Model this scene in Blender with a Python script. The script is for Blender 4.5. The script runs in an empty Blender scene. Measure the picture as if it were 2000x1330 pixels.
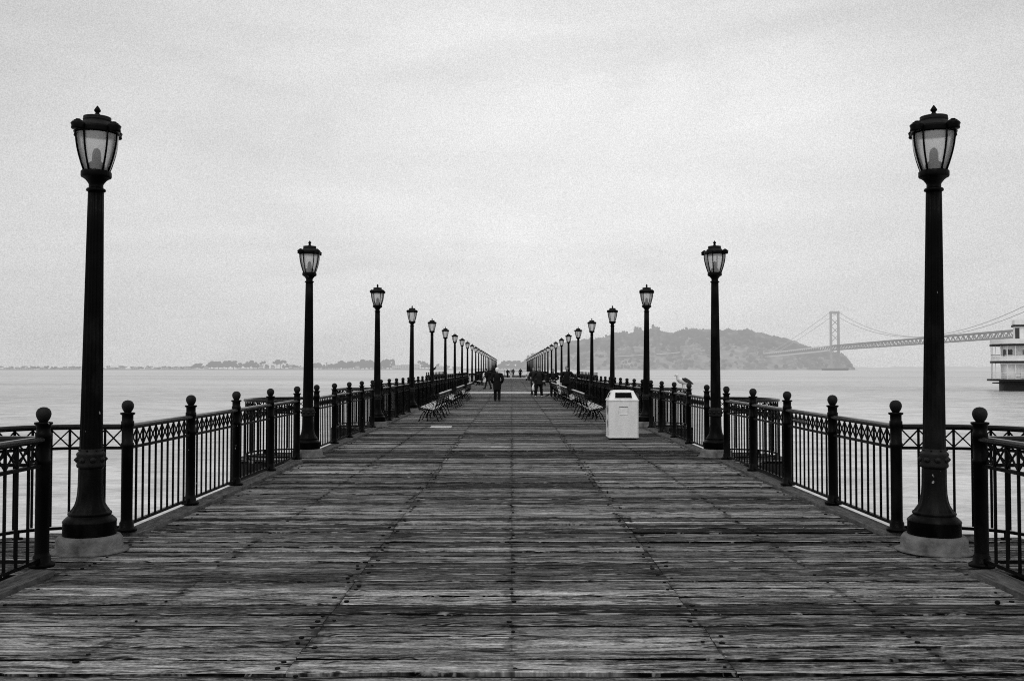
import bpy, bmesh, math, random
from mathutils import Vector, Matrix, noise
R = math.radians
random.seed(7)
scene = bpy.context.scene
C = bpy.data.collections.new('pier_scene'); scene.collection.children.link(C)

# ------------------------------------------------------------------ materials
def nt_new(name):
    m = bpy.data.materials.new(name); m.use_nodes = True
    nt = m.node_tree; nt.nodes.clear()
    out = nt.nodes.new('ShaderNodeOutputMaterial')
    return m, nt, out
def N(nt, typ, **kw):
    n = nt.nodes.new(typ)
    for k, v in kw.items(): setattr(n, k, v)
    return n
def L(nt, a, b): nt.links.new(a, b)
def math_n(nt, op, a, b=None, clamp=False):
    n = N(nt, 'ShaderNodeMath', operation=op); n.use_clamp = clamp
    for i, v in enumerate((a, b)):
        if v is None: continue
        if isinstance(v, (int, float)): n.inputs[i].default_value = v
        else: L(nt, v, n.inputs[i])
    return n.outputs[0]
def ramp(nt, fac, stops):
    n = N(nt, 'ShaderNodeValToRGB')
    el = n.color_ramp.elements
    while len(el) < len(stops): el.new(0.5)
    for e, (p, c) in zip(el, stops):
        e.position = p; e.color = (c, c, c, 1)
    L(nt, fac, n.inputs[0]); return n.outputs[0]
def noise_n(nt, vec, scale, detail=3, rough=0.55, dist=0.0):
    n = N(nt, 'ShaderNodeTexNoise'); n.inputs['Scale'].default_value = scale
    n.inputs['Detail'].default_value = detail; n.inputs['Roughness'].default_value = rough
    n.inputs['Distortion'].default_value = dist
    if vec is not None: L(nt, vec, n.inputs['Vector'])
    return n.outputs['Fac']
def mapping(nt, vec, sc, loc=(0, 0, 0)):
    n = N(nt, 'ShaderNodeMapping'); n.inputs['Scale'].default_value = sc; n.inputs['Location'].default_value = loc
    L(nt, vec, n.inputs['Vector']); return n.outputs[0]
def mixc(nt, fac, a, b, mode='MIX'):
    n = N(nt, 'ShaderNodeMixRGB', blend_type=mode)
    for i, v in ((0, fac), (1, a), (2, b)):
        if isinstance(v, (int, float)):
            n.inputs[i].default_value = v if i == 0 else (v, v, v, 1)
        else: L(nt, v, n.inputs[i])
    return n.outputs[0]

HAZE_L = 3800.0  # fade length of the haze painted into far materials
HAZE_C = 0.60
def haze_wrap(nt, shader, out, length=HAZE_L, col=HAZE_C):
    """painted sea haze: pale emission mixed into the surface, thickening with world Y"""
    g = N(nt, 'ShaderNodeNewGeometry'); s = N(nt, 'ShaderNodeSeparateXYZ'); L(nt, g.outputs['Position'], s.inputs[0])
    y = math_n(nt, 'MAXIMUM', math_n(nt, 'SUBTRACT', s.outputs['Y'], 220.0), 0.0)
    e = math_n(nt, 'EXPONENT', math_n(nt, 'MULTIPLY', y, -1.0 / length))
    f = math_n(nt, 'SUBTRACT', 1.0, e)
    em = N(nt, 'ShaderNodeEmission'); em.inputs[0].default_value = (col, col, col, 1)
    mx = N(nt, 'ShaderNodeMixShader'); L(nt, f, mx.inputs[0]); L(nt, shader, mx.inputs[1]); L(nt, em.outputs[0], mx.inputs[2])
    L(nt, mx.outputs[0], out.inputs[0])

def simple(name, base, rough=0.6, spec=0.5, var=0.0, vscale=8.0, bump=0.0, bscale=60, haze=False, metal=0.0, stretch=(1, 1, 1), hl=HAZE_L):
    m, nt, out = nt_new(name)
    p = N(nt, 'ShaderNodeBsdfPrincipled')
    p.inputs['Roughness'].default_value = rough; p.inputs['Specular IOR Level'].default_value = spec
    p.inputs['Metallic'].default_value = metal
    tc = N(nt, 'ShaderNodeTexCoord').outputs['Object']
    if var:
        v = mapping(nt, tc, stretch)
        nz = noise_n(nt, v, vscale, 5, 0.6)
        L(nt, ramp(nt, nz, [(0.3, max(0.0, base * (1 - var))), (0.7, base * (1 + var))]), p.inputs['Base Color'])
        L(nt, ramp(nt, noise_n(nt, v, vscale * 2.3, 4), [(0.3, max(0, rough - .12)), (0.7, min(1, rough + .15))]), p.inputs['Roughness'])
    else:
        p.inputs['Base Color'].default_value = (base, base, base, 1)
    if bump:
        b = N(nt, 'ShaderNodeBump'); b.inputs['Strength'].default_value = bump; b.inputs['Distance'].default_value = 0.01
        L(nt, noise_n(nt, tc, bscale, 4), b.inputs['Height']); L(nt, b.outputs[0], p.inputs['Normal'])
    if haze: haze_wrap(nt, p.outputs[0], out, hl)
    else: L(nt, p.outputs[0], out.inputs[0])
    return m

M = {}
M['iron'] = simple('black_painted_iron', 0.0018, 0.40, 0.055, 0.6, 6, 0.35, 90)
M['rail'] = simple('rubbed_black_handrail', 0.003, 0.22, 0.25, 0.6, 6, 0.25, 60)
M['iron_dull'] = simple('weathered_black_iron', 0.007, 0.55, 0.16, 0.6, 9, 0.5, 120)
M['concrete'] = simple('cast_concrete', 0.12, 0.9, 0.3, 0.6, 7, 0.9, 45)
M['kerb'] = simple('weathered_kerb_timber', 0.085, 0.85, 0.1, 0.6, 5, 0.6, 60, stretch=(6, 1, 1))
M['fascia'] = simple('dark_pier_timber', 0.012, 0.85, 0.3, 0.4, 3, 0.4)
M['white'] = simple('white_painted_steel', 0.84, 0.5, 0.4, 0.07, 3, 0.5, 22, stretch=(3, 3, .8))
M['white_line'] = simple('white_strip_paint', 0.8, 0.6, 0.4, 0.08, 4)
M['black'] = simple('black_hollow', 0.004, 0.9, 0.1)
M['slat_shaded'] = simple('shaded_bench_timber', 0.03, 0.6, 0.3, 0.4, 7, 0.3, 80, stretch=(6, 1, 6))  # backrest: shadow side painted into the timber colour
M['slat'] = simple('lit_bench_timber', 0.55, 0.45, 0.5, 0.35, 7, 0.3, 80, stretch=(6, 1, 6))  # seat and top slat: same timber painted pale as if lit from above
M['cloth'] = simple('dark_cloth', 0.007, 0.95, 0.15, 0.35, 8)
M['cloth2'] = simple('charcoal_cloth', 0.016, 0.95, 0.15, 0.3, 8)
M['cloth3'] = simple('grey_cloth', 0.10, 0.95, 0.15, 0.3, 8)
M['cloth_w'] = simple('pale_cloth', 0.55, 0.9, 0.2, 0.1, 8)
M['skin'] = simple('skin', 0.26, 0.6, 0.4, 0.1, 12)
M['hair'] = simple('dark_hair', 0.012, 0.7, 0.3)
M['hair_w'] = simple('white_hair', 0.88, 0.8, 0.3, 0.1, 30)
M['plastic'] = simple('white_plastic_bag', 0.75, 0.4, 0.5, 0.08, 10, 0.8, 20)
M['gull_w'] = simple('white_feathers', 0.8, 0.8, 0.2, 0.06, 30, 0.3, 90)
M['gull_d'] = simple('slate_feathers', 0.025, 0.7, 0.3, 0.4, 25, 0.4, 90)
M['gull_leg'] = simple('pale_leg_skin', 0.45, 0.6, 0.3)
M['beak'] = simple('beak_horn', 0.3, 0.5, 0.4)
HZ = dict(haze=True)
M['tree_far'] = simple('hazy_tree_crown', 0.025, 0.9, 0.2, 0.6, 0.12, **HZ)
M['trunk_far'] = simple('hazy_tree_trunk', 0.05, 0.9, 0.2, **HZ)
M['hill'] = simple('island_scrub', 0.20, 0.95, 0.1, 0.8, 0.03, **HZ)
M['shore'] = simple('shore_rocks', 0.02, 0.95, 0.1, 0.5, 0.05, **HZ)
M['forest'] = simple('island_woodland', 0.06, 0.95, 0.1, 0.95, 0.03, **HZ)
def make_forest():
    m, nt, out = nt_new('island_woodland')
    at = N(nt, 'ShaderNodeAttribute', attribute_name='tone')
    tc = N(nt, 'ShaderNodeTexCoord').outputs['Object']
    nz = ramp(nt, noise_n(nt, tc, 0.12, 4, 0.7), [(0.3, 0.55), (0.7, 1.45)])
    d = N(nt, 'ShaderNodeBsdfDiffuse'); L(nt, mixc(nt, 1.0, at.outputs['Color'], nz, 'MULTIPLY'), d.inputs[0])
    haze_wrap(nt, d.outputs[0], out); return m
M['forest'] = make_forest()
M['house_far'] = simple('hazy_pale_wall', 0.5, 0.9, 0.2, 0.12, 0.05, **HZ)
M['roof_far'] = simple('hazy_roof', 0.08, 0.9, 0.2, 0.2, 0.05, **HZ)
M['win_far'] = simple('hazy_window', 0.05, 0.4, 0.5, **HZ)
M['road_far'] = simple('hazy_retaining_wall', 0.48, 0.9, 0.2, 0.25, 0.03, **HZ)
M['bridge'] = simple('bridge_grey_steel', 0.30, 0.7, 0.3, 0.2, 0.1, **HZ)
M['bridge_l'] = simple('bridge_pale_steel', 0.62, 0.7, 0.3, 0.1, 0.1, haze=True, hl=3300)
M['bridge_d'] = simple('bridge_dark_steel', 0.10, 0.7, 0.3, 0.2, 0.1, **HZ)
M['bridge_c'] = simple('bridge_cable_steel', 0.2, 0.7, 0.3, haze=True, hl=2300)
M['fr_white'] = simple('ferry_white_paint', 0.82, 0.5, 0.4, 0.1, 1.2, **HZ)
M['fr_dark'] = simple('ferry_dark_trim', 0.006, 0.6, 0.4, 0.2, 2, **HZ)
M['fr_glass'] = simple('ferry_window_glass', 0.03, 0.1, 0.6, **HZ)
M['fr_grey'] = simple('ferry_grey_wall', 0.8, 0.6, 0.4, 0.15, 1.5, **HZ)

def chips(m, thr=0.765):
    nt = m.node_tree; p = next(n for n in nt.nodes if n.type == 'BSDF_PRINCIPLED')
    old = p.inputs['Base Color'].links[0].from_socket
    g = N(nt, 'ShaderNodeNewGeometry').outputs['Position']
    k = ramp(nt, noise_n(nt, mapping(nt, g, (16, 16, 9)), 1.0, 2, 0.5), [(thr, 0.0), (thr + .012, 1.0)])
    L(nt, mixc(nt, k, old, 0.30), p.inputs['Base Color'])
    # faint salt film
    f = ramp(nt, noise_n(nt, mapping(nt, g, (3, 3, 1.2)), 1.0, 5, 0.65), [(0.5, 0.0), (0.75, 1.0)])
    L(nt, mixc(nt, math_n(nt, 'MULTIPLY', f, 0.10), p.inputs['Base Color'].links[0].from_socket, 0.12), p.inputs['Base Color'])
chips(M['iron']); chips(M['iron_dull'], .75)
def make_glass():
    m, nt, out = nt_new('frosted_lamp_glass')
    tc = N(nt, 'ShaderNodeTexCoord').outputs['Object']
    nz = noise_n(nt, tc, 14, 4)
    tr = N(nt, 'ShaderNodeBsdfRefraction'); tr.inputs['Color'].default_value = (0.97,) * 3 + (1,); tr.inputs['Roughness'].default_value = 0.42; tr.inputs['IOR'].default_value = 1.12
    tl = N(nt, 'ShaderNodeBsdfTranslucent'); df = N(nt, 'ShaderNodeBsdfDiffuse')
    c = ramp(nt, nz, [(0.3, 0.86), (0.7, 0.97)])
    L(nt, c, tl.inputs[0]); L(nt, c, df.inputs[0])
    a = N(nt, 'ShaderNodeMixShader'); a.inputs[0].default_value = 0.45; L(nt, tl.outputs[0], a.inputs[1]); L(nt, df.outputs[0], a.inputs[2])
    b = N(nt, 'ShaderNodeMixShader'); b.inputs[0].default_value = 0.52; L(nt, tr.outputs[0], b.inputs[1]); L(nt, a.outputs[0], b.inputs[2])
    g = N(nt, 'ShaderNodeBsdfGlossy'); g.inputs['Roughness'].default_value = 0.15
    f = N(nt, 'ShaderNodeFresnel'); f.inputs[0].default_value = 1.4
    d = N(nt, 'ShaderNodeMixShader'); L(nt, f.outputs[0], d.inputs[0]); L(nt, b.outputs[0], d.inputs[1]); L(nt, g.outputs[0], d.inputs[2])
    L(nt, d.outputs[0], out.inputs[0]); return m
M['glass'] = make_glass()

def make_wood():
    m, nt, out = nt_new('weathered_deck_planks')
    tc = N(nt, 'ShaderNodeTexCoord').outputs['Object']
    at = N(nt, 'ShaderNodeAttribute', attribute_name='tone')
    sp = N(nt, 'ShaderNodeSeparateColor'); L(nt, at.outputs['Color'], sp.inputs[0])
    tone, seed = sp.outputs[0], sp.outputs[1]
    xyz = N(nt, 'ShaderNodeSeparateXYZ'); L(nt, tc, xyz.inputs[0])
    off = N(nt, 'ShaderNodeCombineXYZ'); L(nt, math_n(nt, 'MULTIPLY', seed, 60.0), off.inputs[0]); L(nt, math_n(nt, 'MULTIPLY', seed, 17.0), off.inputs[2])
    va = N(nt, 'ShaderNodeVectorMath', operation='ADD'); L(nt, tc, va.inputs[0]); L(nt, off.outputs[0], va.inputs[1])
    # bend the grain gently so streaks are not ruler straight
    warp = N(nt, 'ShaderNodeTexNoise'); warp.inputs['Scale'].default_value = 2.2; warp.inputs['Detail'].default_value = 2; L(nt, va.outputs[0], warp.inputs['Vector'])
    wv = N(nt, 'ShaderNodeCombineXYZ'); L(nt, math_n(nt, 'MULTIPLY', math_n(nt, 'SUBTRACT', warp.outputs['Fac'], 0.5), 0.09), wv.inputs[1])
    vb = N(nt, 'ShaderNodeVectorMath', operation='ADD'); L(nt, va.outputs[0], vb.inputs[0]); L(nt, wv.outputs[0], vb.inputs[1])
    v = vb.outputs[0]
    g1 = noise_n(nt, mapping(nt, v, (1.5, 20, 1)), 1.0, 6, 0.68, 0.3)
    g2 = noise_n(nt, mapping(nt, v, (6.0, 55, 1)), 1.0, 4, 0.7, 0.4)
    g3 = noise_n(nt, mapping(nt, v, (0.7, 7, 1)), 1.0, 3, 0.5)
    blot = noise_n(nt, mapping(nt, tc, (0.5, 1.3, 1)), 1.0, 5, 0.65)
    fine = noise_n(nt, mapping(nt, v, (40, 60, 1)), 1.0, 3, 0.7)
    s = math_n(nt, 'ADD', math_n(nt, 'MULTIPLY', g1, 0.36), math_n(nt, 'MULTIPLY', g2, 0.26))
    s = math_n(nt, 'ADD', s, math_n(nt, 'MULTIPLY', g3, 0.16)); s = math_n(nt, 'ADD', s, math_n(nt, 'MULTIPLY', fine, 0.22))
    base = ramp(nt, s, [(0.40, 0.012), (0.455, 0.045), (0.50, 0.11), (0.545, 0.18), (0.60, 0.32)])
    tn = math_n(nt, 'ADD', 0.18, math_n(nt, 'MULTIPLY', tone, 2.25))
    col = mixc(nt, 1.0, base, tn, 'MULTIPLY')
    col = mixc(nt, 1.0, col, ramp(nt, blot, [(0.34, 0.68), (0.66, 1.25)]), 'MULTIPLY')
    # worn pale arrises along plank edges (blue = 1), gap shade and wear painted dark on edges (blue = .25)
    wn_ = ramp(nt, noise_n(nt, mapping(nt, v, (2.2, 6, 1), (3, 1, 0)), 1.0, 4, 0.7), [(0.47, 0.0), (0.55, 1.0)])
    br_m = math_n(nt, 'MULTIPLY', math_n(nt, 'SUBTRACT', sp.outputs[2], 0.5), 2.0, True)
    col = mixc(nt, math_n(nt, 'MULTIPLY', math_n(nt, 'MULTIPLY', br_m, wn_), 0.8), col, 0.34)
    dk_m = math_n(nt, 'SUBTRACT', 1.0, math_n(nt, 'MULTIPLY', math_n(nt, 'ABSOLUTE', math_n(nt, 'SUBTRACT', sp.outputs[2], 0.25)), 5.0), True)
    dn_ = ramp(nt, noise_n(nt, mapping(nt, v, (1.2, 2, 1), (9, 1, 0)), 1.0, 4, 0.7), [(0.42, 0.35), (0.52, 1.0)])
    col = mixc(nt, math_n(nt, 'MULTIPLY', dk_m, dn_), col, 0.002)
    # growth ring cracks: thin contour lines of a stretched noise
    rg = noise_n(nt, mapping(nt, v, (0.55, 7.5, 1), (2, 6, 0)), 1.0, 3, 0.55, 0.15)
    rgl = math_n(nt, 'PINGPONG', math_n(nt, 'MULTIPLY', rg, 15.0), 0.5)
    rgk = ramp(nt, rgl, [(0.0, 0.10), (0.10, 0.16), (0.20, 1.0)])
    rgm = ramp(nt, noise_n(nt, mapping(nt, v, (1.3, 7, 1), (15, 9, 0)), 1.0, 3, 0.6), [(0.44, 1.0), (0.52, 0.0)])
    col = mixc(nt, 1.0, col, mixc(nt, rgm, rgk, 1.0), 'MULTIPLY')
    # long cracks
    cr = noise_n(nt, mapping(nt, v, (0.8, 11, 1), (11, 3, 0)), 1.0, 3, 0.55)
    crk = ramp(nt, math_n(nt, 'ABSOLUTE', math_n(nt, 'SUBTRACT', cr, 0.5)), [(0.0, 0.03), (0.010, 0.08), (0.024, 1.0)])
    crm = ramp(nt, noise_n(nt, mapping(nt, v, (0.8, 5, 1), (5, 9, 0)), 1.0, 2), [(0.48, 1.0), (0.56, 0.0)])
    crk = mixc(nt, crm, crk, 1.0)
    col = mixc(nt, 1.0, col, crk, 'MULTIPLY')
    # bright raised splinters
    hl = ramp(nt, noise_n(nt, mapping(nt, v, (3.6, 40, 1), (31, 7, 0)), 1.0, 4, 0.65), [(0.61, 0.0), (0.65, 1.0)])
    col = mixc(nt, math_n(nt, 'MULTIPLY', hl, 0.6), col, 0.42)
    # knots
    vo = N(nt, 'ShaderNodeTexVoronoi'); vo.inputs['Scale'].default_value = 1.0
    L(nt, mapping(nt, v, (1.3, 5.2, 1)), vo.inputs['Vector'])
    kd = vo.outputs['Distance']
    ksel = math_n(nt, 'GREATER_THAN', N(nt, 'ShaderNodeSeparateColor').outputs[0], 2.0)
    sc = N(nt, 'ShaderNodeSeparateColor'); L(nt, vo.outputs['Color'], sc.inputs[0]); ksel = math_n(nt, 'GREATER_THAN', sc.outputs[0], 0.72)
    core = math_n(nt, 'MULTIPLY', ramp(nt, kd, [(0.035, 1.0), (0.06, 0.0)]), ksel)
    ring = math_n(nt, 'MULTIPLY', ramp(nt, kd, [(0.04, 0.0), (0.07, 1.0), (0.085, 1.0), (0.13, 0.0)]), ksel)
    col = mixc(nt, math_n(nt, 'MULTIPLY', ring, 0.5), col, 0.30)
    col = mixc(nt, math_n(nt, 'MULTIPLY', core, 0.8), col, 0.015)
    # joist line stains and nail rows at x = 0, 1.22, 2.44, 3.66
    ax = math_n(nt, 'ABSOLUTE', xyz.outputs['X'])
    q = math_n(nt, 'PINGPONG', ax, 0.61)      # 0 at multiples of 1.22
    stn = noise_n(nt, mapping(nt, tc, (9.0, 7.5, 1)), 1.0, 3, 0.6)
    wid = math_n(nt, 'MULTIPLY', math_n(nt, 'MAXIMUM', math_n(nt, 'SUBTRACT', stn, 0.45), 0.0), 0.9)
    st = math_n(nt, 'SUBTRACT', 1.0, math_n(nt, 'DIVIDE', q, math_n(nt, 'ADD', wid, 0.008)), True)
    brk = ramp(nt, noise_n(nt, mapping(nt, tc, (1.0, 2.6, 1), (4, 4, 0)), 1.0, 4, 0.7), [(0.42, 0.15), (0.55, 1.0)])
    col = mixc(nt, math_n(nt, 'MULTIPLY', math_n(nt, 'MULTIPLY', st, 0.85), brk), col, 0.008)
    # edge lift: planks far out get plainer
    # white droppings
    dr = noise_n(nt, mapping(nt, tc, (9, 9, 1)), 1.0, 2, 0.5)
    drm = ramp(nt, dr, [(0.785, 0.0), (0.80, 1.0)])
    col = mixc(nt, math_n(nt, 'MULTIPLY', drm, 0.7), col, 0.55)
    p = N(nt, 'ShaderNodeBsdfPrincipled'); L(nt, col, p.inputs['Base Color'])
    p.inputs['Roughness'].default_value = 0.9; p.inputs['Specular IOR Level'].default_value = 0.06
    h = math_n(nt, 'ADD', math_n(nt, 'MULTIPLY', g1, 1.0), math_n(nt, 'MULTIPLY', g2, 0.5))
    h = math_n(nt, 'ADD', h, math_n(nt, 'MULTIPLY', crk, 0.5))
    b = N(nt, 'ShaderNodeBump'); b.inputs['Strength'].default_value = 0.8; b.inputs['Distance'].default_value = 0.006
    L(nt, h, b.inputs['Height']); L(nt, b.outputs[0], p.inputs['Normal'])
    L(nt, p.outputs[0], out.inputs[0]); return m
M['wood'] = make_wood()

def make_water():
    m, nt, out = nt_new('bay_water')
    tc = N(nt, 'ShaderNodeTexCoord').outputs['Object']
    p = N(nt, 'ShaderNodeBsdfPrincipled')
    big = noise_n(nt, mapping(nt, tc, (0.006, 0.018, 1)), 1.0, 4, 0.55)
    rip = noise_n(nt, mapping(nt, tc, (0.9, 2.4, 1)), 1.3, 5, 0.7)
    rip2 = noise_n(nt, mapping(nt, tc, (0.30, 0.50, 1)), 1.0, 5, 0.7)
    rr_ = math_n(nt, 'ADD', math_n(nt, 'MULTIPLY', rip, 0.5), math_n(nt, 'MULTIPLY', rip2, 0.5))
    L(nt, mixc(nt, 1.0, ramp(nt, big, [(0.35, 0.40), (0.65, 0.54)]), ramp(nt, rr_, [(0.40, 0.54), (0.60, 1.38)]), 'MULTIPLY'), p.inputs['Base Color'])
    L(nt, ramp(nt, big, [(0.35, 0.34), (0.65, 0.22)]), p.inputs['Roughness'])
    p.inputs['Specular IOR Level'].default_value = 0.5; p.inputs['IOR'].default_value = 1.33
    w1 = noise_n(nt, mapping(nt, tc, (1.0, 1.7, 1)), 1.6, 5, 0.62)
    w2 = noise_n(nt, mapping(nt, tc, (0.10, 0.22, 1)), 1.0, 4, 0.6)
    h = math_n(nt, 'ADD', math_n(nt, 'MULTIPLY', w1, 0.35), math_n(nt, 'MULTIPLY', w2, 1.5))
    b = N(nt, 'ShaderNodeBump'); b.inputs['Strength'].default_value = 0.42; b.inputs['Distance'].default_value = 0.35
    L(nt, h, b.inputs['Height']); L(nt, b.outputs[0], p.inputs['Normal'])
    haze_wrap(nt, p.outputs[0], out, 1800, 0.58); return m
M['water'] = make_water()

# ------------------------------------------------------------------ mesh builder
class MB:
    def __init__(s): s.v = []; s.f = []; s.a = []; s.sm = []
    def add(s, vs, fs, att=None, smooth=False):
        o = len(s.v); s.v += [tuple(x) for x in vs]; s.f += [tuple(i + o for i in f) for f in fs]
        s.sm += [smooth] * len(fs)
        s.a += [att] * len(fs)
        return s
    def box(s, x0, x1, y0, y1, z0, z1, mat=None, att=None):
        vs = [Vector((x, y, z)) for z in (z0, z1) for y in (y0, y1) for x in (x0, x1)]
        if mat is not None: vs = [mat @ v for v in vs]
        s.add(vs, [(0, 2, 3, 1), (4, 5, 7, 6), (0, 1, 5, 4), (2, 6, 7, 3), (0, 4, 6, 2), (1, 3, 7, 5)], att); return s
    def bar(s, p0, p1, w, d=None, up=(0, 0, 1)):
        p0 = Vector(p0); p1 = Vector(p1); t = (p1 - p0).normalized(); d = d or w
        u = Vector(up)
        if abs(t.dot(u)) > 0.97: u = Vector((1, 0, 0))
        a = t.cross(u).normalized(); b = a.cross(t).normalized()
        vs = [p + a * (i * w / 2) + b * (j * d / 2) for p in (p0, p1) for (i, j) in ((-1, -1), (1, -1), (1, 1), (-1, 1))]
        s.add(vs, [(0, 1, 5, 4), (1, 2, 6, 5), (2, 3, 7, 6), (3, 0, 4, 7), (3, 2, 1, 0), (4, 5, 6, 7)]); return s
    def lathe(s, prof, n=16, loc=(0, 0, 0), flute=0, fd=0.0, fl0=0, fl1=9e9, smooth=True, rot=0.0, closed=True):
        vs = []; fs = []
        for (r, z) in prof:
            for k in range(n):
                a = 2 * math.pi * k / n + rot
                rr = r
                if flute and fl0 <= z <= fl1: rr = r * (1 - fd * (0.5 + 0.5 * math.cos(a * flute)))
                vs.append((loc[0] + rr * math.cos(a), loc[1] + rr * math.sin(a), loc[2] + z))
        for i in range(len(prof) - 1):
            for k in range(n):
                k2 = (k + 1) % n
                fs.append((i * n + k, i * n + k2, (i + 1) * n + k2, (i + 1) * n + k))
        if closed:
            fs.append(tuple(range(n))[::-1]); fs.append(tuple((len(prof) - 1) * n + k for k in range(n)))
        s.add(vs, fs, None, smooth); return s
    def tube(s, pts, r, n=8, smooth=True, cap=True):
        pts = [Vector(p) for p in pts]; rs = r if isinstance(r, (list, tuple)) else [r] * len(pts)
        vs = []; fs = []; a = None
        for i, p in enumerate(pts):
            t = (pts[min(i + 1, len(pts) - 1)] - pts[max(i - 1, 0)]).normalized()
            if a is None:
                u = Vector((0, 0, 1)) if abs(t.z) < 0.9 else Vector((1, 0, 0))
                a = t.cross(u).normalized()
            else: a = (a - t * a.dot(t)).normalized()
            b = t.cross(a)
            rr = rs[i]; rx, ry = rr if isinstance(rr, tuple) else (rr, rr)
            for k in range(n):
                q = 2 * math.pi * k / n
                vs.append(p + a * (rx * math.cos(q)) + b * (ry * math.sin(q)))
        for i in range(len(pts) - 1):
            for k in range(n):
                k2 = (k + 1) % n
                fs.append((i * n + k, i * n + k2, (i + 1) * n + k2, (i + 1) * n + k))
        if cap: fs.append(tuple(range(n))[::-1]); fs.append(tuple((len(pts) - 1) * n + k for k in range(n)))
        s.add(vs, fs, None, smooth); return s
    def ell(s, c, r, n=12, m=8, rot=None):
        vs = []; fs = []; c = Vector(c)
        for i in range(m + 1):
            th = math.pi * i / m
            for k in range(n):
                q = 2 * math.pi * k / n
                v = Vector((r[0] * math.sin(th) * math.cos(q), r[1] * math.sin(th) * math.sin(q), r[2] * math.cos(th)))
                if rot is not None: v = rot @ v
                vs.append(c + v)
        for i in range(m):
            for k in range(n):
                k2 = (k + 1) % n
                fs.append((i * n + k, (i + 1) * n + k, (i + 1) * n + k2, i * n + k2))
        s.add(vs, fs, None, True); return s
    def poly(s, pts, z0, z1):
        n = len(pts); vs = [(x, y, z) for z in (z0, z1) for (x, y) in pts]
        fs = [(k, (k + 1) % n, n + (k + 1) % n, n + k) for k in range(n)] + [tuple(range(n))[::-1], tuple(range(n, 2 * n))]
        s.add(vs, fs); return s
    def merge(s, o, mat=None):
        vs = o.v if mat is None else [tuple(mat @ Vector(v)) for v in o.v]
        off = len(s.v); s.v += vs; s.f += [tuple(i + off for i in f) for f in o.f]; s.a += o.a; s.sm += o.sm; return s
    def data(s, name, mat, bevel=0, fix=True):
        me = bpy.data.meshes.new(name); me.from_pydata([tuple(v) for v in s.v], [], s.f)
        me.materials.append(mat)
        me.polygons.foreach_set('use_smooth', s.sm)
        if any(x is not None for x in s.a):
            ca = me.color_attributes.new('tone', 'FLOAT_COLOR', 'CORNER')
            buf = []
            for f, a in zip(s.f, s.a):
                for _ in f: buf += [a[0], a[1], a[2], 1.0]
            ca.data.foreach_set('color', buf)
        if fix:
            bm = bmesh.new(); bm.from_mesh(me)
            bmesh.ops.remove_doubles(bm, verts=bm.verts, dist=1e-6)
            bmesh.ops.recalc_face_normals(bm, faces=bm.faces); bm.to_mesh(me); bm.free()
        me.update(); return me
    def build(s, name, mat, parent=None, **kw):
        o = bpy.data.objects.new(name, s.data(name, mat, **kw)); C.objects.link(o)
        if parent is not None: o.parent = parent
        return o

def tag(o, label=None, cat=None, group=None, kind=None):
    if label: o['label'] = label
    if cat: o['category'] = cat
    if group: o['group'] = group
    if kind: o['kind'] = kind
    return o
def empty(name, loc=(0, 0, 0), rz=0.0, **kw):
    o = bpy.data.objects.new(name, None); o.empty_display_size = 0.1; C.objects.link(o)
    o.location = loc; o.rotation_euler = (0, 0, rz); return tag(o, **kw) if kw else o
def kids(o): return [c for c in C.objects if c.parent == o]
def copy_tree(o, parent=None):
    c = o.copy(); C.objects.link(c)
    if parent is not None: c.parent = parent
    for ch in KIDS.get(o.name, []): copy_tree(ch, c)
    return c
KIDS = {}
def register(o):
    ch = kids(o); KIDS[o.name] = ch
    for x in ch: register(x)
ORD = 'nearest second third fourth fifth sixth seventh eighth ninth tenth eleventh twelfth thirteenth fourteenth fifteenth sixteenth seventeenth eighteenth nineteenth twentieth twenty-first twenty-second twenty-third twenty-fourth twenty-fifth farthest'.split()

# ------------------------------------------------------------------ layout constants (metres, deck top z = 0, camera looks along +Y)
F = 1900.0; VX = 999.5; HY = 720.0; CH = 1.65
WATER = -2.25
XL = 3.84
Y0 = 8.87; S = 9.43; NL = 26
HB = 0.875                      # half opening at each lamp
def ly(n): return Y0 + S * n
def px(x, Y): return (x - VX) / F * Y
def pz(y, Y): return CH + (HY - y) / F * Y
PLAT = (ly(8) - HB, ly(10) + HB)  # wide fishing platform
PEND = ly(25) + 6.0
BAYS = [n for n in range(-1, NL) if n not in (8, 9, 10)]
BA = 1.10; BP = 2.7
def bay_x(dy, a=BA, hb=HB):
    u = abs(dy) / hb
    if u >= 1: return 0.0
    return a * (1 - u ** BP) ** (1 / BP)
def deck_edge(y):
    if PLAT[0] - 0.15 < y < PLAT[1] + 0.15: return 7.42
    e = 3.89
    for n in BAYS:
        d = abs(y - ly(n))
        if d < HB + 0.13: e = max(e, XL + bay_x(d, BA + 0.16, HB + 0.13))
    return e

# ------------------------------------------------------------------ water, deck
w = MB(); w.add([(-9000, -300, WATER), (9000, -300, WATER), (9000, 16000, WATER), (-9000, 16000, WATER)], [(0, 1, 2, 3)])
tag(w.build('water', M['water'], fix=False), kind='structure')

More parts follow.
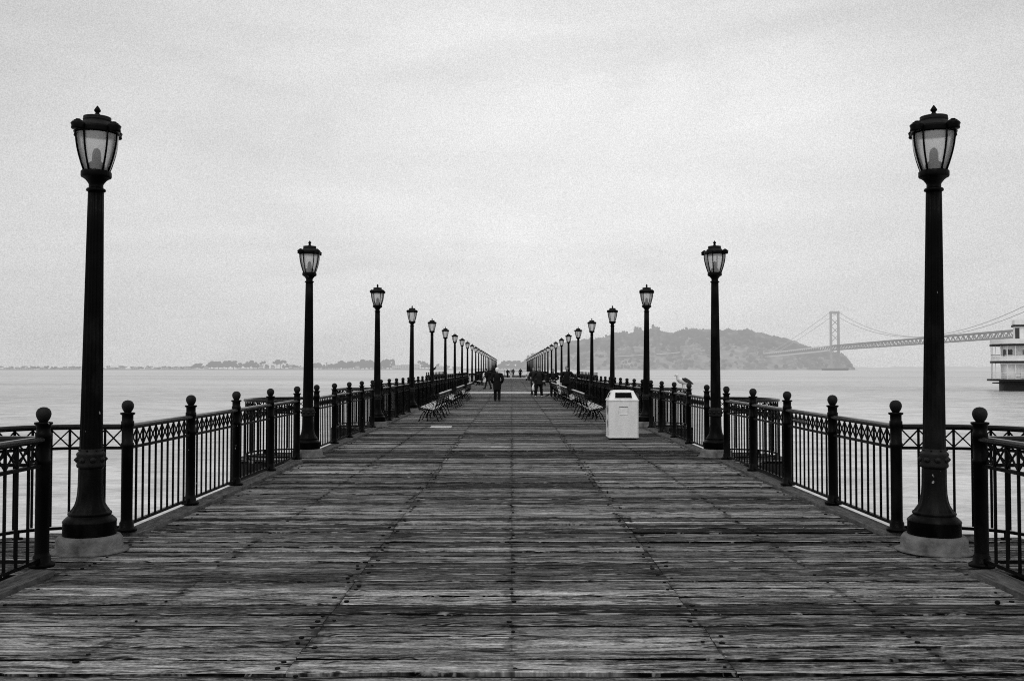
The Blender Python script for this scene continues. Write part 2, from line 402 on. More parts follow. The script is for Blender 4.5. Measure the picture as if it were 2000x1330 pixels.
nm = MB(); nb = MB()
def build_deck():
    d = MB(); rnd = random.Random(3)
    y = -1.2; drift = 0
    while y < PEND:
        wd = rnd.uniform(0.232, 0.278)
        ym = y + wd / 2
        gap = rnd.uniform(0.010, 0.022) if rnd.random() < 0.7 else rnd.uniform(0.024, 0.045)
        e = deck_edge(ym)
        inbay = e > 3.95
        xe = e if inbay else 3.655
        j1, j2 = rnd.uniform(-.014, .014), rnd.uniform(-.014, .014)
        cuts = [-xe, -1.22 + j1, 1.22 + j2, xe]
        if rnd.random() < 0.12: cuts = [-xe, -1.22 + j1, xe]
        elif rnd.random() < 0.12: cuts = [-xe, 1.22 + j2, xe]
        near = y < 17
        drift = drift * .5 + rnd.gauss(0, .08); row = 0.52 + drift + rnd.gauss(0, 0.17); q = rnd.random()
        if q < .10: row *= .2
        elif q > .93: row += .3
        if 4.4 < y < 24:
            for xc in (0, 1.22, -1.22, 2.44, -2.44, 3.55, -3.55):
                offs = (-.055, .055) if abs(abs(xc) - 1.22) < .01 else (0,)
                for of in offs:
                    for yo in (.25, .75):
                        if rnd.random() < .34 and not (abs(xc) < .1 and rnd.random() < .25 and nb.lathe([(0.016, 0.0), (0.015, 0.010)], 8, (xc + rnd.uniform(-.02, .02), y + wd * yo, 0), smooth=False)):
                            r = rnd.uniform(.010, .020); nm.lathe([(r, 0.0), (r, 0.0065 + rnd.random() * .002)], 8, (xc + of + rnd.uniform(-.02, .02), y + wd * yo + rnd.uniform(-.02, .02), 0), smooth=False)
        for i in range(len(cuts) - 1):
            a, b = cuts[i] + (0.0022 if i else 0), cuts[i + 1] - (0.0022 if i < len(cuts) - 2 else 0)
            r = rnd.random()
            t = max(0.0, min(1.0, row + rnd.gauss(0, 0.10)))
            if r < 0.06: t *= 0.30
            elif r > 0.94: t = min(1, t + 0.3)
            if y > 12: t = max(0.0, min(1.25, (t - .52) * (1 + min(.8, (y - 12) / 12)) + .52))
            att = (t, rnd.random(), 0)
            dz = rnd.uniform(-0.005, 0.004); tilt = rnd.uniform(-0.003, 0.003)
            ya, yb = y, y + wd - gap
            if near:
                n = max(4, int((b - a) / 0.06)); vs = []; fs = []; db_ = rnd.choice([.012, .02, .03, .045])
                s1, s2 = rnd.uniform(0, 99), rnd.uniform(0, 99)
                for k in range(n + 1):
                    x = a + (b - a) * k / n
                    ja = noise.noise((x * 2.2, s1, 0)) * 0.014 + noise.noise((x * 9, s1, 3)) * 0.008
                    jb = noise.noise((x * 2.2, s2, 0)) * 0.014 + noise.noise((x * 9, s2, 3)) * 0.008
                    cz = noise.noise((x * 1.3, s1, 5)) * 0.003
                    vs += [(x, ya + ja, -0.06), (x, ya + ja + 0.001, dz - 0.006 - tilt + cz), (x, ya + ja + 0.016, dz - tilt + cz),
                           (x, (ya + yb) / 2, dz + cz - 0.002),
                           (x, yb + jb - db_, dz + tilt + cz), (x, yb + jb - 0.001, dz - 0.006 + tilt + cz), (x, yb + jb, -0.06)]
                for k in range(n):
                    for j in range(6): fs.append((k * 7 + j, (k + 1) * 7 + j, (k + 1) * 7 + j + 1, k * 7 + j + 1))
                ns = len(fs); fs.append(tuple(range(7))); fs.append(tuple(n * 7 + j for j in range(7))[::-1])
                d.add(vs, fs, att)
                hb_ = rnd.random() * .9
                for q_ in range(ns):
                    if q_ % 6 == 1: d.a[len(d.a) - len(fs) + q_] = (att[0], att[1], 1.0 if hb_ > .3 else .0)
                    elif q_ % 6 in (0, 4, 5): d.a[len(d.a) - len(fs) + q_] = (att[0], att[1], .25)
            else:
                z = dz * 0.7; e_ = 0.022 + rnd.random() * .02
                d.add([(a, ya, -.05), (b, ya, -.05), (b, ya, z), (a, ya, z), (b, ya + e_, z), (a, ya + e_, z), (b, yb, z), (a, yb, z), (b, yb, -.05), (a, yb, -.05)],
                      [(0, 1, 2, 3), (3, 2, 4, 5), (5, 4, 6, 7), (7, 6, 8, 9)], att)
                d.a[-4] = (att[0], att[1], .25); d.a[-1] = (att[0], att[1], .25); d.a[-3] = (att[0], att[1], 1.0 if rnd.random() < .5 else (.25 if rnd.random() < .6 else 0))
        y += wd
    o = d.build('deck', M['wood'], fix=False); tag(o, kind='structure')
    # added dark sheet stands in for the shade beneath the gaps
    u = MB(); yy = -1.2
    while yy < PEND:
        e = deck_edge(yy + 0.1); e2 = min(e, deck_edge(yy + 0.1)) - 0.03
        u.box(-e2, e2, yy, yy + 0.2, -0.16, -0.062); yy += 0.2
    tag(u.build('deck_gap_shade', M['fascia'], fix=False), kind='structure')
build_deck()

def edge_path(side):
    pts = []; y = -1.2
    while y <= PEND + 0.01:
        pts.append((side * (deck_edge(y)), y)); y += 0.06 if any(abs(y - ly(n)) < HB + 0.25 for n in BAYS) else 0.4
    return pts
for sd in (-1, 1):
    f = MB(); p = edge_path(sd); vs = []; fs = []
    for (x, y) in p:
        xi = x - sd * 0.10
        vs += [(x, y, -0.045), (x, y, -0.62), (xi, y, -0.62), (xi, y, -0.045)]
    for i in range(len(p) - 1):
        for j in range(4): fs.append((i * 4 + j, (i + 1) * 4 + j, (i + 1) * 4 + (j + 1) % 4, i * 4 + (j + 1) % 4))
    fs.append((0, 1, 2, 3)); fs.append(tuple(len(vs) - 4 + k for k in (3, 2, 1, 0)))
    f.add(vs, fs); tag(f.build('pier_edge_beam', M['fascia']), kind='structure')
    k = MB(); rnd = random.Random(11 + sd)
    for n in range(-1, NL - 1):
        if n in (8, 9): continue
        y = ly(n) + HB - 0.05; ye = ly(n + 1) - HB + 0.05
        while y < ye - 0.3:
            y2 = min(ye, y + 2.55)
            z = 0.035 + rnd.uniform(-0.004, 0.004)
            a, b = (3.67, 3.885) if sd > 0 else (-3.885, -3.67)
            vs = [(a, y, -0.05), (b, y, -0.05), (b, y2 - 0.01, -0.05), (a, y2 - 0.01, -0.05),
                  (a + (0.02 if sd > 0 else 0), y, z - .012 if sd > 0 else z), (b - (0.02 if sd < 0 else 0), y, z if sd > 0 else z - .012), (b - (0.02 if sd < 0 else 0), y2 - 0.01, z if sd > 0 else z - .012), (a + (0.02 if sd > 0 else 0), y2 - 0.01, z - .012 if sd > 0 else z)]
            k.add(vs, [(0, 1, 2, 3), (4, 5, 6, 7), (0, 1, 5, 4), (1, 2, 6, 5), (2, 3, 7, 6), (3, 0, 4, 7)])
            y = y2
    tag(k.build('deck_kerb', M['kerb']), kind='structure')

tag(nb.build('deck_bolts', M['concrete'], fix=False), kind='stuff', label='pale bolt heads along the middle seam of the deck', cat='bolts')
tag(nm.build('deck_spikes', M['black'], fix=False), kind='stuff', label='rows of dark spike heads along the deck seams', cat='nails')

# ------------------------------------------------------------------ lamps
def rib(ang, r0, z0, r1, z1, wdt=0.012, nn=7):
    m = MB(); ca, sa = math.cos(ang), math.sin(ang); pts = []
    for i in range(nn):
        t = i / (nn - 1); r = r0 + (r1 - r0) * (math.sin(t * math.pi / 2) ** 0.95); z = z0 + (z1 - z0) * t
        pts.append((r * ca, r * sa, z))
    m.tube(pts, (wdt / 2), 6); return m
POLE = [(0.108, 0.50), (0.100, 0.62), (0.100, 0.74), (0.112, 0.755), (0.126, 0.775), (0.128, 0.80), (0.124, 0.86), (0.126, 0.89), (0.112, 0.905), (0.104, 0.92), (0.100, 0.94)]
def make_lamp(detail):
    root = empty('street_lamp')
    n = 32 if detail > 1 else (14 if detail else 8)
    base = MB().lathe([(0.335, 0.0), (0.340, 0.010), (0.30, 0.022), (0.288, 0.03), (0.284, 0.115), (0.262, 0.145), (0.24, 0.150)], n)
    ped = MB().lathe([(0.225, 0.148), (0.229, 0.155), (0.228, 0.262), (0.232, 0.270), (0.229, 0.280), (0.208, 0.302), (0.192, 0.316), (0.180, 0.322), (0.184, 0.332), (0.189, 0.343), (0.184, 0.354),
                      (0.170, 0.362), (0.168, 0.37), (0.150, 0.395), (0.133, 0.425), (0.121, 0.465), (0.112, 0.52), (0.108, 0.60), (0.106, 0.74), (0.104, 0.755)], n * 2 if detail > 1 else n, flute=16 if detail > 1 else 0, fd=0.035, fl0=0.362, fl1=0.70)
    col = MB().lathe([(0.104, 0.752), (0.118, 0.757), (0.124, 0.775), (0.120, 0.79), (0.121, 0.86), (0.126, 0.875), (0.118, 0.892), (0.106, 0.90), (0.104, 0.92), (0.101, 0.925)], n)
    pole = MB().lathe([(0.100, 0.92)] + [(0.100 - 0.031 * t, 0.925 + 2.345 * t) for t in [i / 8 for i in range(9)]], 96 if detail > 1 else n, flute=16 if detail > 1 else 0, fd=0.13, fl0=0.95, fl1=3.2)
    cap = MB().lathe([(0.066, 3.268), (0.082, 3.272), (0.086, 3.283), (0.080, 3.296), (0.064, 3.30), (0.062, 3.33), (0.068, 3.345), (0.090, 3.375), (0.112, 3.392), (0.129, 3.40), (0.133, 3.41), (0.133, 3.447), (0.126, 3.457), (0.05, 3.459)], n)
    ring = MB().lathe([(0.16, 3.79), (0.190, 3.793), (0.200, 3.806), (0.193, 3.822), (0.198, 3.838), (0.190, 3.855), (0.165, 3.864)], n)
    for k in range(4):
        a = math.pi / 4 + k * math.pi / 2
        lug = MB().lathe([(0.054, -0.030), (0.060, -0.022), (0.056, -0.002), (0.064, 0.022), (0.052, 0.036), (0.040, 0.040), (0.038, 0.050), (0.030, 0.052)], 12 if detail > 1 else 6, (0.212 * math.cos(a), 0.212 * math.sin(a), 3.83))
        ring.merge(lug)
        if detail > 1: ring.lathe([(0.02, 0), (0.022, 0.012), (0.0, 0.016)], 8, (0.212 * math.cos(a), 0.212 * math.sin(a), 3.880), closed=False)
    roof = MB().lathe([(0.165, 3.855), (0.160, 3.868), (0.145, 3.890), (0.126, 3.908), (0.114, 3.915), (0.122, 3.922), (0.124, 3.930), (0.118, 3.938), (0.121, 3.944), (0.120, 3.956), (0.05, 3.966), (0.02, 3.968)], n)
    fin = MB().lathe([(0.022, 3.964), (0.027, 3.972), (0.025, 3.985), (0.017, 3.992), (0.018, 4.0), (0.029, 4.012), (0.030, 4.022), (0.018, 4.042), (0.006, 4.06), (0.0, 4.065)], 12 if detail else 6, closed=False)
    GP = [(0.112 + 0.074 * math.sin(t * math.pi / 2), 3.458 + 0.336 * t) for t in [i / 8 for i in range(9)]]
    glass = MB().lathe(GP, n if detail else 8, closed=False)
    bulb = MB().lathe([(0.075, 3.46), (0.070, 3.50), (0.060, 3.535), (0.036, 3.55), (0.034, 3.62), (0.026, 3.655), (0.008, 3.672), (0.0, 3.674)], 12)
    if detail:
        base.build('concrete_base', M['concrete'], root)
        ped.build('pedestal', M['iron'], root)
        if detail > 1:
            ro = col = MB().merge(col)
            for k in range(8):
                a = k * math.pi / 4 + 0.2; rm = Matrix.Rotation(a, 3, 'Z')
                ro.ell((0.120 * math.cos(a), 0.120 * math.sin(a), 0.828), (0.017, 0.030, 0.026), 10, 6, rm)
                ro.ell((0.131 * math.cos(a), 0.131 * math.sin(a), 0.828), (0.014, 0.012, 0.012), 8, 5, rm)
                ro.lathe([(0.010, -0.004), (0.010, 0.006)], 6, (0.108 * math.cos(a + .3), 0.108 * math.sin(a + .3), 0.915))
        col.build('collar', M['iron_dull'], root, fix=False)
        pole.build('pole', M['iron'], root)
        lan = cap.build('lantern_cup', M['iron'], root)
        ribs = MB()
        for k in range(4):
            for da in (-0.27, 0.27): ribs.merge(rib(math.pi / 4 + k * math.pi / 2 + da, 0.120, 3.455, 0.198, 3.80, 0.019))
        ribs.build('lantern_frame', M['iron'], root, fix=False)
        glass.build('lantern_glass', M['glass'], root)
        if detail > 1:
            bulb.build('bulb', M['iron_dull'], root)
        r_ = ring.build('lantern_ring', M['iron'], root, fix=False); roof.build('lantern_roof', M['iron_dull'], root); fin.build('finial', M['iron'], root)
    else:
        # far copies: body and lantern only
        b = MB(); 
        for x in (ped, col, pole, cap, ring, roof, fin): b.merge(x)
        for k in range(4): b.merge(rib(math.pi / 4 + k * math.pi / 2, 0.120, 3.455, 0.198, 3.80, 0.016))
        b.build('lamp_body', M['iron'], root, fix=False); base.build('concrete_base', M['concrete'], root); glass.build('lantern_glass', M['glass'], root)
    register(root); return root
LP = {2: make_lamp(2), 1: make_lamp(1), 0: make_lamp(0)}
used = set()
NAR = NL
for side, sname in ((-1, 'left'), (1, 'right')):
    for n in range(NAR):
        det = 2 if n < 3 else (1 if n < 9 else 0)
        if det not in used: r = LP[det]; used.add(det)
        else: r = copy_tree(LP[det])
        rr = random.Random(n * 7 + side)
        r.location = (side * 3.83, ly(n), 0.0)
        lean = {(-1, 0): R(0.33), (1, 0): R(0.6)}.get((side, n), R(rr.uniform(-0.15, 0.35)))
        r.rotation_euler = (0, lean, R((-side * 20) if n == 0 else rr.uniform(-8, 8)))
        o = ORD[n] if n < NL - 1 else 'farthest'
        extra = 'tall fluted black' if n < 3 else 'black'
        tag(r, f'{extra} lamp post with urn lantern, {o} in the {sname} row on the pier', 'lamp post', 'lamp posts lining the pier')

# ------------------------------------------------------------------ railings
POST = [(0.100, 0.0), (0.102, 0.022), (0.085, 0.034), (0.070, 0.042), (0.068, 0.085), (0.058, 0.098), (0.0555, 0.12), (0.0555, 0.835), (0.063, 0.84), (0.063, 0.872), (0.0555, 0.877),
        (0.0555, 1.04), (0.062, 1.045), (0.062, 1.09), (0.0545, 1.095), (0.0545, 1.15), (0.068, 1.158), (0.072, 1.166), (0.070, 1.176), (0.040, 1.180)]
BALL = [(0.040, 1.178), (0.028, 1.192), (0.024, 1.205), (0.032, 1.215), (0.046, 1.235), (0.056, 1.258), (0.0595, 1.278), (0.056, 1.300), (0.044, 1.320), (0.024, 1.333), (0.0, 1.337)]
def rail_profile(path, w, z0, z1, round_=True):
    m = MB(); n = len(path); vs = []; fs = []
    prof = [(-w * .5, z0 + (z1 - z0) * .35), (-w * .32, z0), (w * .32, z0), (w * .5, z0 + (z1 - z0) * .35), (w * .5, z0 + (z1 - z0) * .7), (w * .3, z1), (-w * .3, z1), (-w * .5, z0 + (z1 - z0) * .7)] if round_ else [(-w / 2, z0), (w / 2, z0), (w / 2, z1), (-w / 2, z1)]
    k = len(prof)
    for i, p in enumerate(path):
        a = Vector(path[max(i - 1, 0)]); b = Vector(path[min(i + 1, n - 1)]); t = (b - a).normalized(); nn_ = Vector((t.y, -t.x))
        for (u, z) in prof: vs.append((p[0] + nn_.x * u, p[1] + nn_.y * u, z))
    for i in range(n - 1):
        for j in range(k): fs.append((i * k + j, (i + 1) * k + j, (i + 1) * k + (j + 1) % k, i * k + (j + 1) % k))
    fs.append(tuple(range(k))); fs.append(tuple((n - 1) * k + j for j in range(k))[::-1])
    m.add(vs, fs); return m
def at_len(path, d):
    for i in range(len(path) - 1):
        a = Vector(path[i]); b = Vector(path[i + 1]); l = (b - a).length
        if d <= l or i == len(path) - 2: return a + (b - a) * (d / l)
        d -= l
def plen(path): return sum((Vector(path[i + 1]) - Vector(path[i])).length for i in range(len(path) - 1))
def bars_lattice(path, count, simple_=False):
    b = MB(); x = MB(); Lh = plen(path); gaps = count + 1
    P = [at_len(path, Lh * k / gaps) for k in range(gaps + 1)]
    for k in range(1, gaps):
        p = P[k]; b.bar((p.x, p.y, 0.095), (p.x, p.y, 1.045), 0.019, 0.019)
    for k in range(gaps):
        a, c = P[k], P[k + 1]; 
        x.bar((a.x, a.y, 0.872), (c.x, c.y, 1.044), 0.012, 0.013); x.bar((a.x, a.y, 1.044), (c.x, c.y, 0.872), 0.010, 0.013)
        if not simple_:
            mid = (a + c) / 2; x.ell((mid.x, mid.y, 0.958), (0.013, 0.013, 0.013), 6, 4)
    return b, x
def make_straight(detail, length, npan, per=9):
    """railing along local +Y from 0 to length"""
    root = empty('pier_railing')
    ys = [length * i / npan for i in range(npan + 1)]
    full = MB()
    for i, y in enumerate(ys):
        pn = 16 if detail > 1 else (10 if detail else 6)
        p = MB().lathe(POST, pn, (0, y, 0.036)); bl = MB().lathe([(r, z - 0.036) for r, z in BALL], pn, (0, y, 0.036), closed=False)
        if detail:
            po = p.build('post', M['iron'], root); bl.build('ball_finial', M['iron_dull'], po)
        else: full.merge(p); full.merge(bl)
    top = MB(); mid = MB(); bot = MB()
    for i in range(npan):
        a, b_ = ys[i] + 0.055, ys[i + 1] - 0.055
        pa = [(0, a), (0, b_)]
        top.merge(rail_profile(pa, 0.078, 1.045, 1.097)); mid.merge(rail_profile(pa, 0.034, 0.846, 0.874, False)); bot.merge(rail_profile(pa, 0.036, 0.085, 0.113, False))
        b, x = bars_lattice([(0, a), (0, b_)], per, not detail)
        if detail:
            t_ = MB().merge(rail_profile(pa, 0.078, 1.045, 1.097)).build('top_rail', M['rail'], root)
            MB().merge(rail_profile(pa, 0.034, 0.846, 0.874, False)).build('middle_rail', M['iron'], root)
            MB().merge(rail_profile(pa, 0.036, 0.085, 0.113, False)).build('bottom_rail', M['iron'], root)
            b.build('balusters', M['iron'], root, fix=False); x.build('lattice_band', M['iron'], root, fix=False)
        else: full.merge(b); full.merge(x)
    if not detail:
        top.build('top_rail', M['rail'], root); full.merge(mid); full.merge(bot); full.build('railing_run', M['iron'], root, fix=False)
    register(root); return root
def make_bay(detail):
    root = empty('curved_railing'); path = []
    for i in range(41):
        a = math.pi * i / 40 - math.pi / 2
        c, s = math.cos(a), math.sin(a)
        path.append((BA * abs(c) ** (2 / BP), HB * (abs(s) ** (2 / BP)) * (1 if s > 0 else -1)))
    path[0] = (0.055, -HB); path[-1] = (0.055, HB)
    b, x = bars_lattice(path, 18, not detail)
    t = rail_profile(path, 0.078, 1.045, 1.097); m = rail_profile(path, 0.034, 0.846, 0.874, False); bo = rail_profile(path, 0.036, 0.060, 0.088, False)
    # short feet under the curve
    if detail:
        t.build('top_rail', M['rail'], root); m.build('middle_rail', M['iron'], root); bo.build('bottom_rail', M['iron'], root)
        b.build('balusters', M['iron'], root, fix=False); x.build('lattice_band', M['iron'], root, fix=False)
        for k in (12, 28):
            MB().lathe([(0.05, 0), (0.05, 0.015), (0.018, 0.02), (0.018, 0.09)], 10, (path[k][0], path[k][1], 0)).build('rail_foot', M['iron'], root)
    else:
        for z in (t, m, bo, x): b.merge(z)
        b.build('railing_run', M['iron'], root, fix=False)
    register(root); return root
SR = {2: make_straight(2, S - 2 * HB, 4), 1: make_straight(1, S - 2 * HB, 4), 0: make_straight(0, S - 2 * HB, 4)}
BR = {1: make_bay(1), 0: make_bay(0)}
uS = set(); uB = set()
for side, sname in ((-1, 'left'), (1, 'right')):
    for n in range(-1, NL - 1):
        if n in (8, 9): continue
        det = 2 if n < 2 else (1 if n < 6 else 0)
        if det not in uS: r = SR[det]; uS.add(det)
        else: r = copy_tree(SR[det])
        r.location = (side * XL, ly(n) + HB, 0)
        if n == -1: lab = f'straight black lattice railing cut by the {sname} edge of the photo, before the nearest lamp'
        else:
            lab = f'straight black lattice railing between the {ORD[n]} and {ORD[n+1]} lamp posts on the {sname}'
        tag(r, lab, 'railing', 'straight railings with ball posts')
    for n in BAYS:
        if n < 0: continue
        det = 1 if n < 6 else 0
        if det not in uB: r = BR[det]; uB.add(det)
        else: r = copy_tree(BR[det])
        r.location = (side * XL, ly(n), 0)
        r.rotation_euler = (0, 0, math.pi if side < 0 else 0)
        tag(r, f'curved black railing bulging out behind the {ORD[n]} lamp post on the {sname}', 'railing', 'curved railings behind the lamp posts')
    # wide platform railing
    root = empty('platform_railing', (0, 0, 0), label=f'black railing round the wide square platform jutting out on the {sname}', cat='railing', group='railings of the wide platforms')
    cs = [(side * (XL + .06), PLAT[0]), (side * 7.3, PLAT[0]), (side * 7.3, PLAT[1]), (side * (XL + .06), PLAT[1])]
    for i in range(3):
        a, b_ = Vector(cs[i]), Vector(cs[i + 1]); l = (b_ - a).length; np_ = max(2, round(l / 1.9))
        fb = MB()
        for k in range(np_):
            p, q = a + (b_ - a) * (k / np_), a + (b_ - a) * ((k + 1) / np_)
            bb, xx = bars_lattice([tuple(p), tuple(q)], 9, True); fb.merge(bb); fb.merge(xx)
            if not (i == 0 and k == 0):
                MB().lathe(POST, 8, (p.x, p.y, 0)).lathe(BALL, 8, (p.x, p.y, 0), closed=False).build('post', M['iron'], root, fix=False)
        pa = [tuple(a), tuple(b_)]
        for z in (rail_profile(pa, 0.078, 1.045, 1.097), rail_profile(pa, 0.034, 0.846, 0.874, False), rail_profile(pa, 0.036, 0.085, 0.113, False)): fb.merge(z)
        fb.build('railing_panel', M['iron'], root, fix=False)
root = empty('end_railing', label='black railing closing the far end of the pier', cat='railing')
pa = [(-XL, PEND - 0.2), (XL, PEND - 0.2)]; fb = MB()
bb, xx = bars_lattice(pa, 40, True); fb.merge(bb); fb.merge(xx)
for z in (rail_profile(pa, 0.078, 1.045, 1.097), rail_profile(pa, 0.034, 0.846, 0.874, False), rail_profile(pa, 0.036, 0.085, 0.113, False)): fb.merge(z)
fb.build('railing_panel', M['iron'], root, fix=False)
for k in range(5): MB().lathe(POST, 8, (-XL + k * XL / 2, PEND - 0.2, 0)).lathe(BALL, 8, (-XL + k * XL / 2, PEND - 0.2, 0), closed=False).build('post', M['iron'], root, fix=False)

# ------------------------------------------------------------------ white strips
for i, (y, lab) in enumerate(((65.3, 'long white strip across the deck at the feet of the nearer walkers'), (160.5, 'long white strip across the deck far along the pier by the distant walkers'))):
    m = MB().box(-3.68, 3.68, y, y + (0.32 if i == 0 else .4), -0.02, 0.085 if i == 0 else 0.12)
    tag(m.build('deck_strip', M['white_line']), lab, 'joint strip', 'white strips across the deck')
m = MB().box(-2.29, -1.70, 27.4, 27.74, -0.01, 0.016); tag(m.build('deck_plate', M['white_line']), 'short white plate lying on the planks before the left benches', 'plate')
m = MB().ell((3.40, 6.86, 0.016), (0.020, 0.017, 0.015), 10, 7); tag(m.build('pebble', M['black']), 'small dark pebble on the planks near the right edge', 'pebble')

# ------------------------------------------------------------------ benches (local: sitter faces -X, length along Y)
BL = 2.62
def make_bench():
    root = empty('park_bench')
    seat = MB()
    for k in range(6):
        x = -0.30 + k * 0.072; z = 0.445 - 0.012 * k + (0.008 if k == 0 else 0)
        seat.box(x - .027, x + .027, -BL / 2, BL / 2, z - 0.012, z + 0.012)
    seat.build('seat', M['slat'], root)
    back = MB()
    for k in range(5):
        z = 0.50 + k * 0.085; x = 0.135 + k * 0.030
        mt = Matrix.Translation((x, 0, z)) @ Matrix.Rotation(R(18), 4, 'Y')
        back.box(-0.011, 0.011, -BL / 2, BL / 2, -0.022, 0.022, mat=mt)
    back.build('backrest', M['slat_shaded'], root)
    MB().box(0.235, 0.300, -BL / 2, BL / 2, 0.868, 0.892).build('top_slat', M['slat'], root)
    for y in (-BL / 2 + 0.05, 0.0, BL / 2 - 0.05):
        f = MB(); r = 0.014
        def arc(cx, cz, rx, rz, a0, a1, rr=r, k=9):
            f.tube([(cx + rx * math.cos(R(a0 + (a1 - a0) * i / k)), y, cz + rz * math.sin(R(a0 + (a1 - a0) * i / k))) for i in range(k + 1)], rr, 6)
        arc(-0.38, 0.02, 0.26, 0.38, 0, 95, 0.016)         # front leg sweep
        f.tube([(-0.395, y, 0.0), (-0.41, y, 0.02), (-0.39, y, 0.38)], 0.0001, 4)
        f.tube([(-0.12, y, 0.40), (-0.22, y, 0.33), (-0.32, y, 0.20), (-0.37, y, 0.06), (-0.40, y, 0.008)], 0.016, 6)
        f.tube([(-0.02, y, 0.40), (0.09, y, 0.30), (0.17, y, 0.16), (0.20, y, 0.05), (0.235, y, 0.008)], 0.016, 6)
        f.tube([(-0.31, y, 0.43), (-0.16, y, 0.385), (0.0, y, 0.375), (0.11, y, 0.39), (0.15, y, 0.50), (0.20, y, 0.68), (0.265, y, 0.86)], 0.016, 6)
        f.tube([(-0.33, y, 0.40), (-0.36, y, 0.43), (-0.35, y, 0.46), (-0.31, y, 0.455)], 0.017, 6)
        arc(-0.08, 0.54, 0.27, 0.21, -25, 205, 0.015)       # arm loop
        arc(-0.06, 0.50, 0.13, 0.10, 0, 360, 0.008, 12)
        arc(0.04, 0.20, 0.10, 0.10, 90, 290, 0.010)
        arc(-0.19, 0.20, 0.09, 0.10, -80, 90, 0.010)
        f.ell((-0.40, y, 0.01), (0.03, 0.018, 0.012), 8, 5); f.ell((0.24, y, 0.01), (0.03, 0.018, 0.012), 8, 5)
        f.build('iron_frame', M['iron'], root, fix=False)
    register(root); return root
bp = make_bench(); first = True
bench_y = [31.6, 34.5, 41.2, 44.1, 50.6, 53.5]
bn = ['nearest', 'second', 'third', 'fourth', 'fifth', 'sixth']
far_b = [(-1, 96.0, 3.1, 'on the left platform short of the left bin'), (-1, 99.2, 3.1, 'on the left platform just beside the left bin'),
         (1, 94.5, 2.9, 'beyond the standing people on the right, nearer one'), (1, 97.4, 2.9, 'beyond the standing people on the right, farther one'),
         (1, 136.0, 2.3, 'far off on the right, short of the small white bin'), (1, 139.0, 2.3, 'far off on the right, closest to the small white bin'),
         (-1, 134.0, 2.6, 'far off on the left beyond the left bin')]
lst = [(sd, y, 2.52 - 0.02, f'wooden slat bench with scrolled iron arms, {bn[i]} in the {"left" if sd < 0 else "right"} row') for sd in (-1, 1) for i, y in enumerate(bench_y)]
lst += [(sd, y, x, 'small distant slatted iron bench ' + t) for (sd, y, x, t) in far_b]
for (sd, y, x, lab) in lst:
    b = bp if first else copy_tree(bp); first = False
    b.location = (sd * x, y, 0); b.rotation_euler = (0, 0, 0 if sd < 0 else math.pi)
    tag(b, lab, 'bench', 'benches with their backs to the walkway')

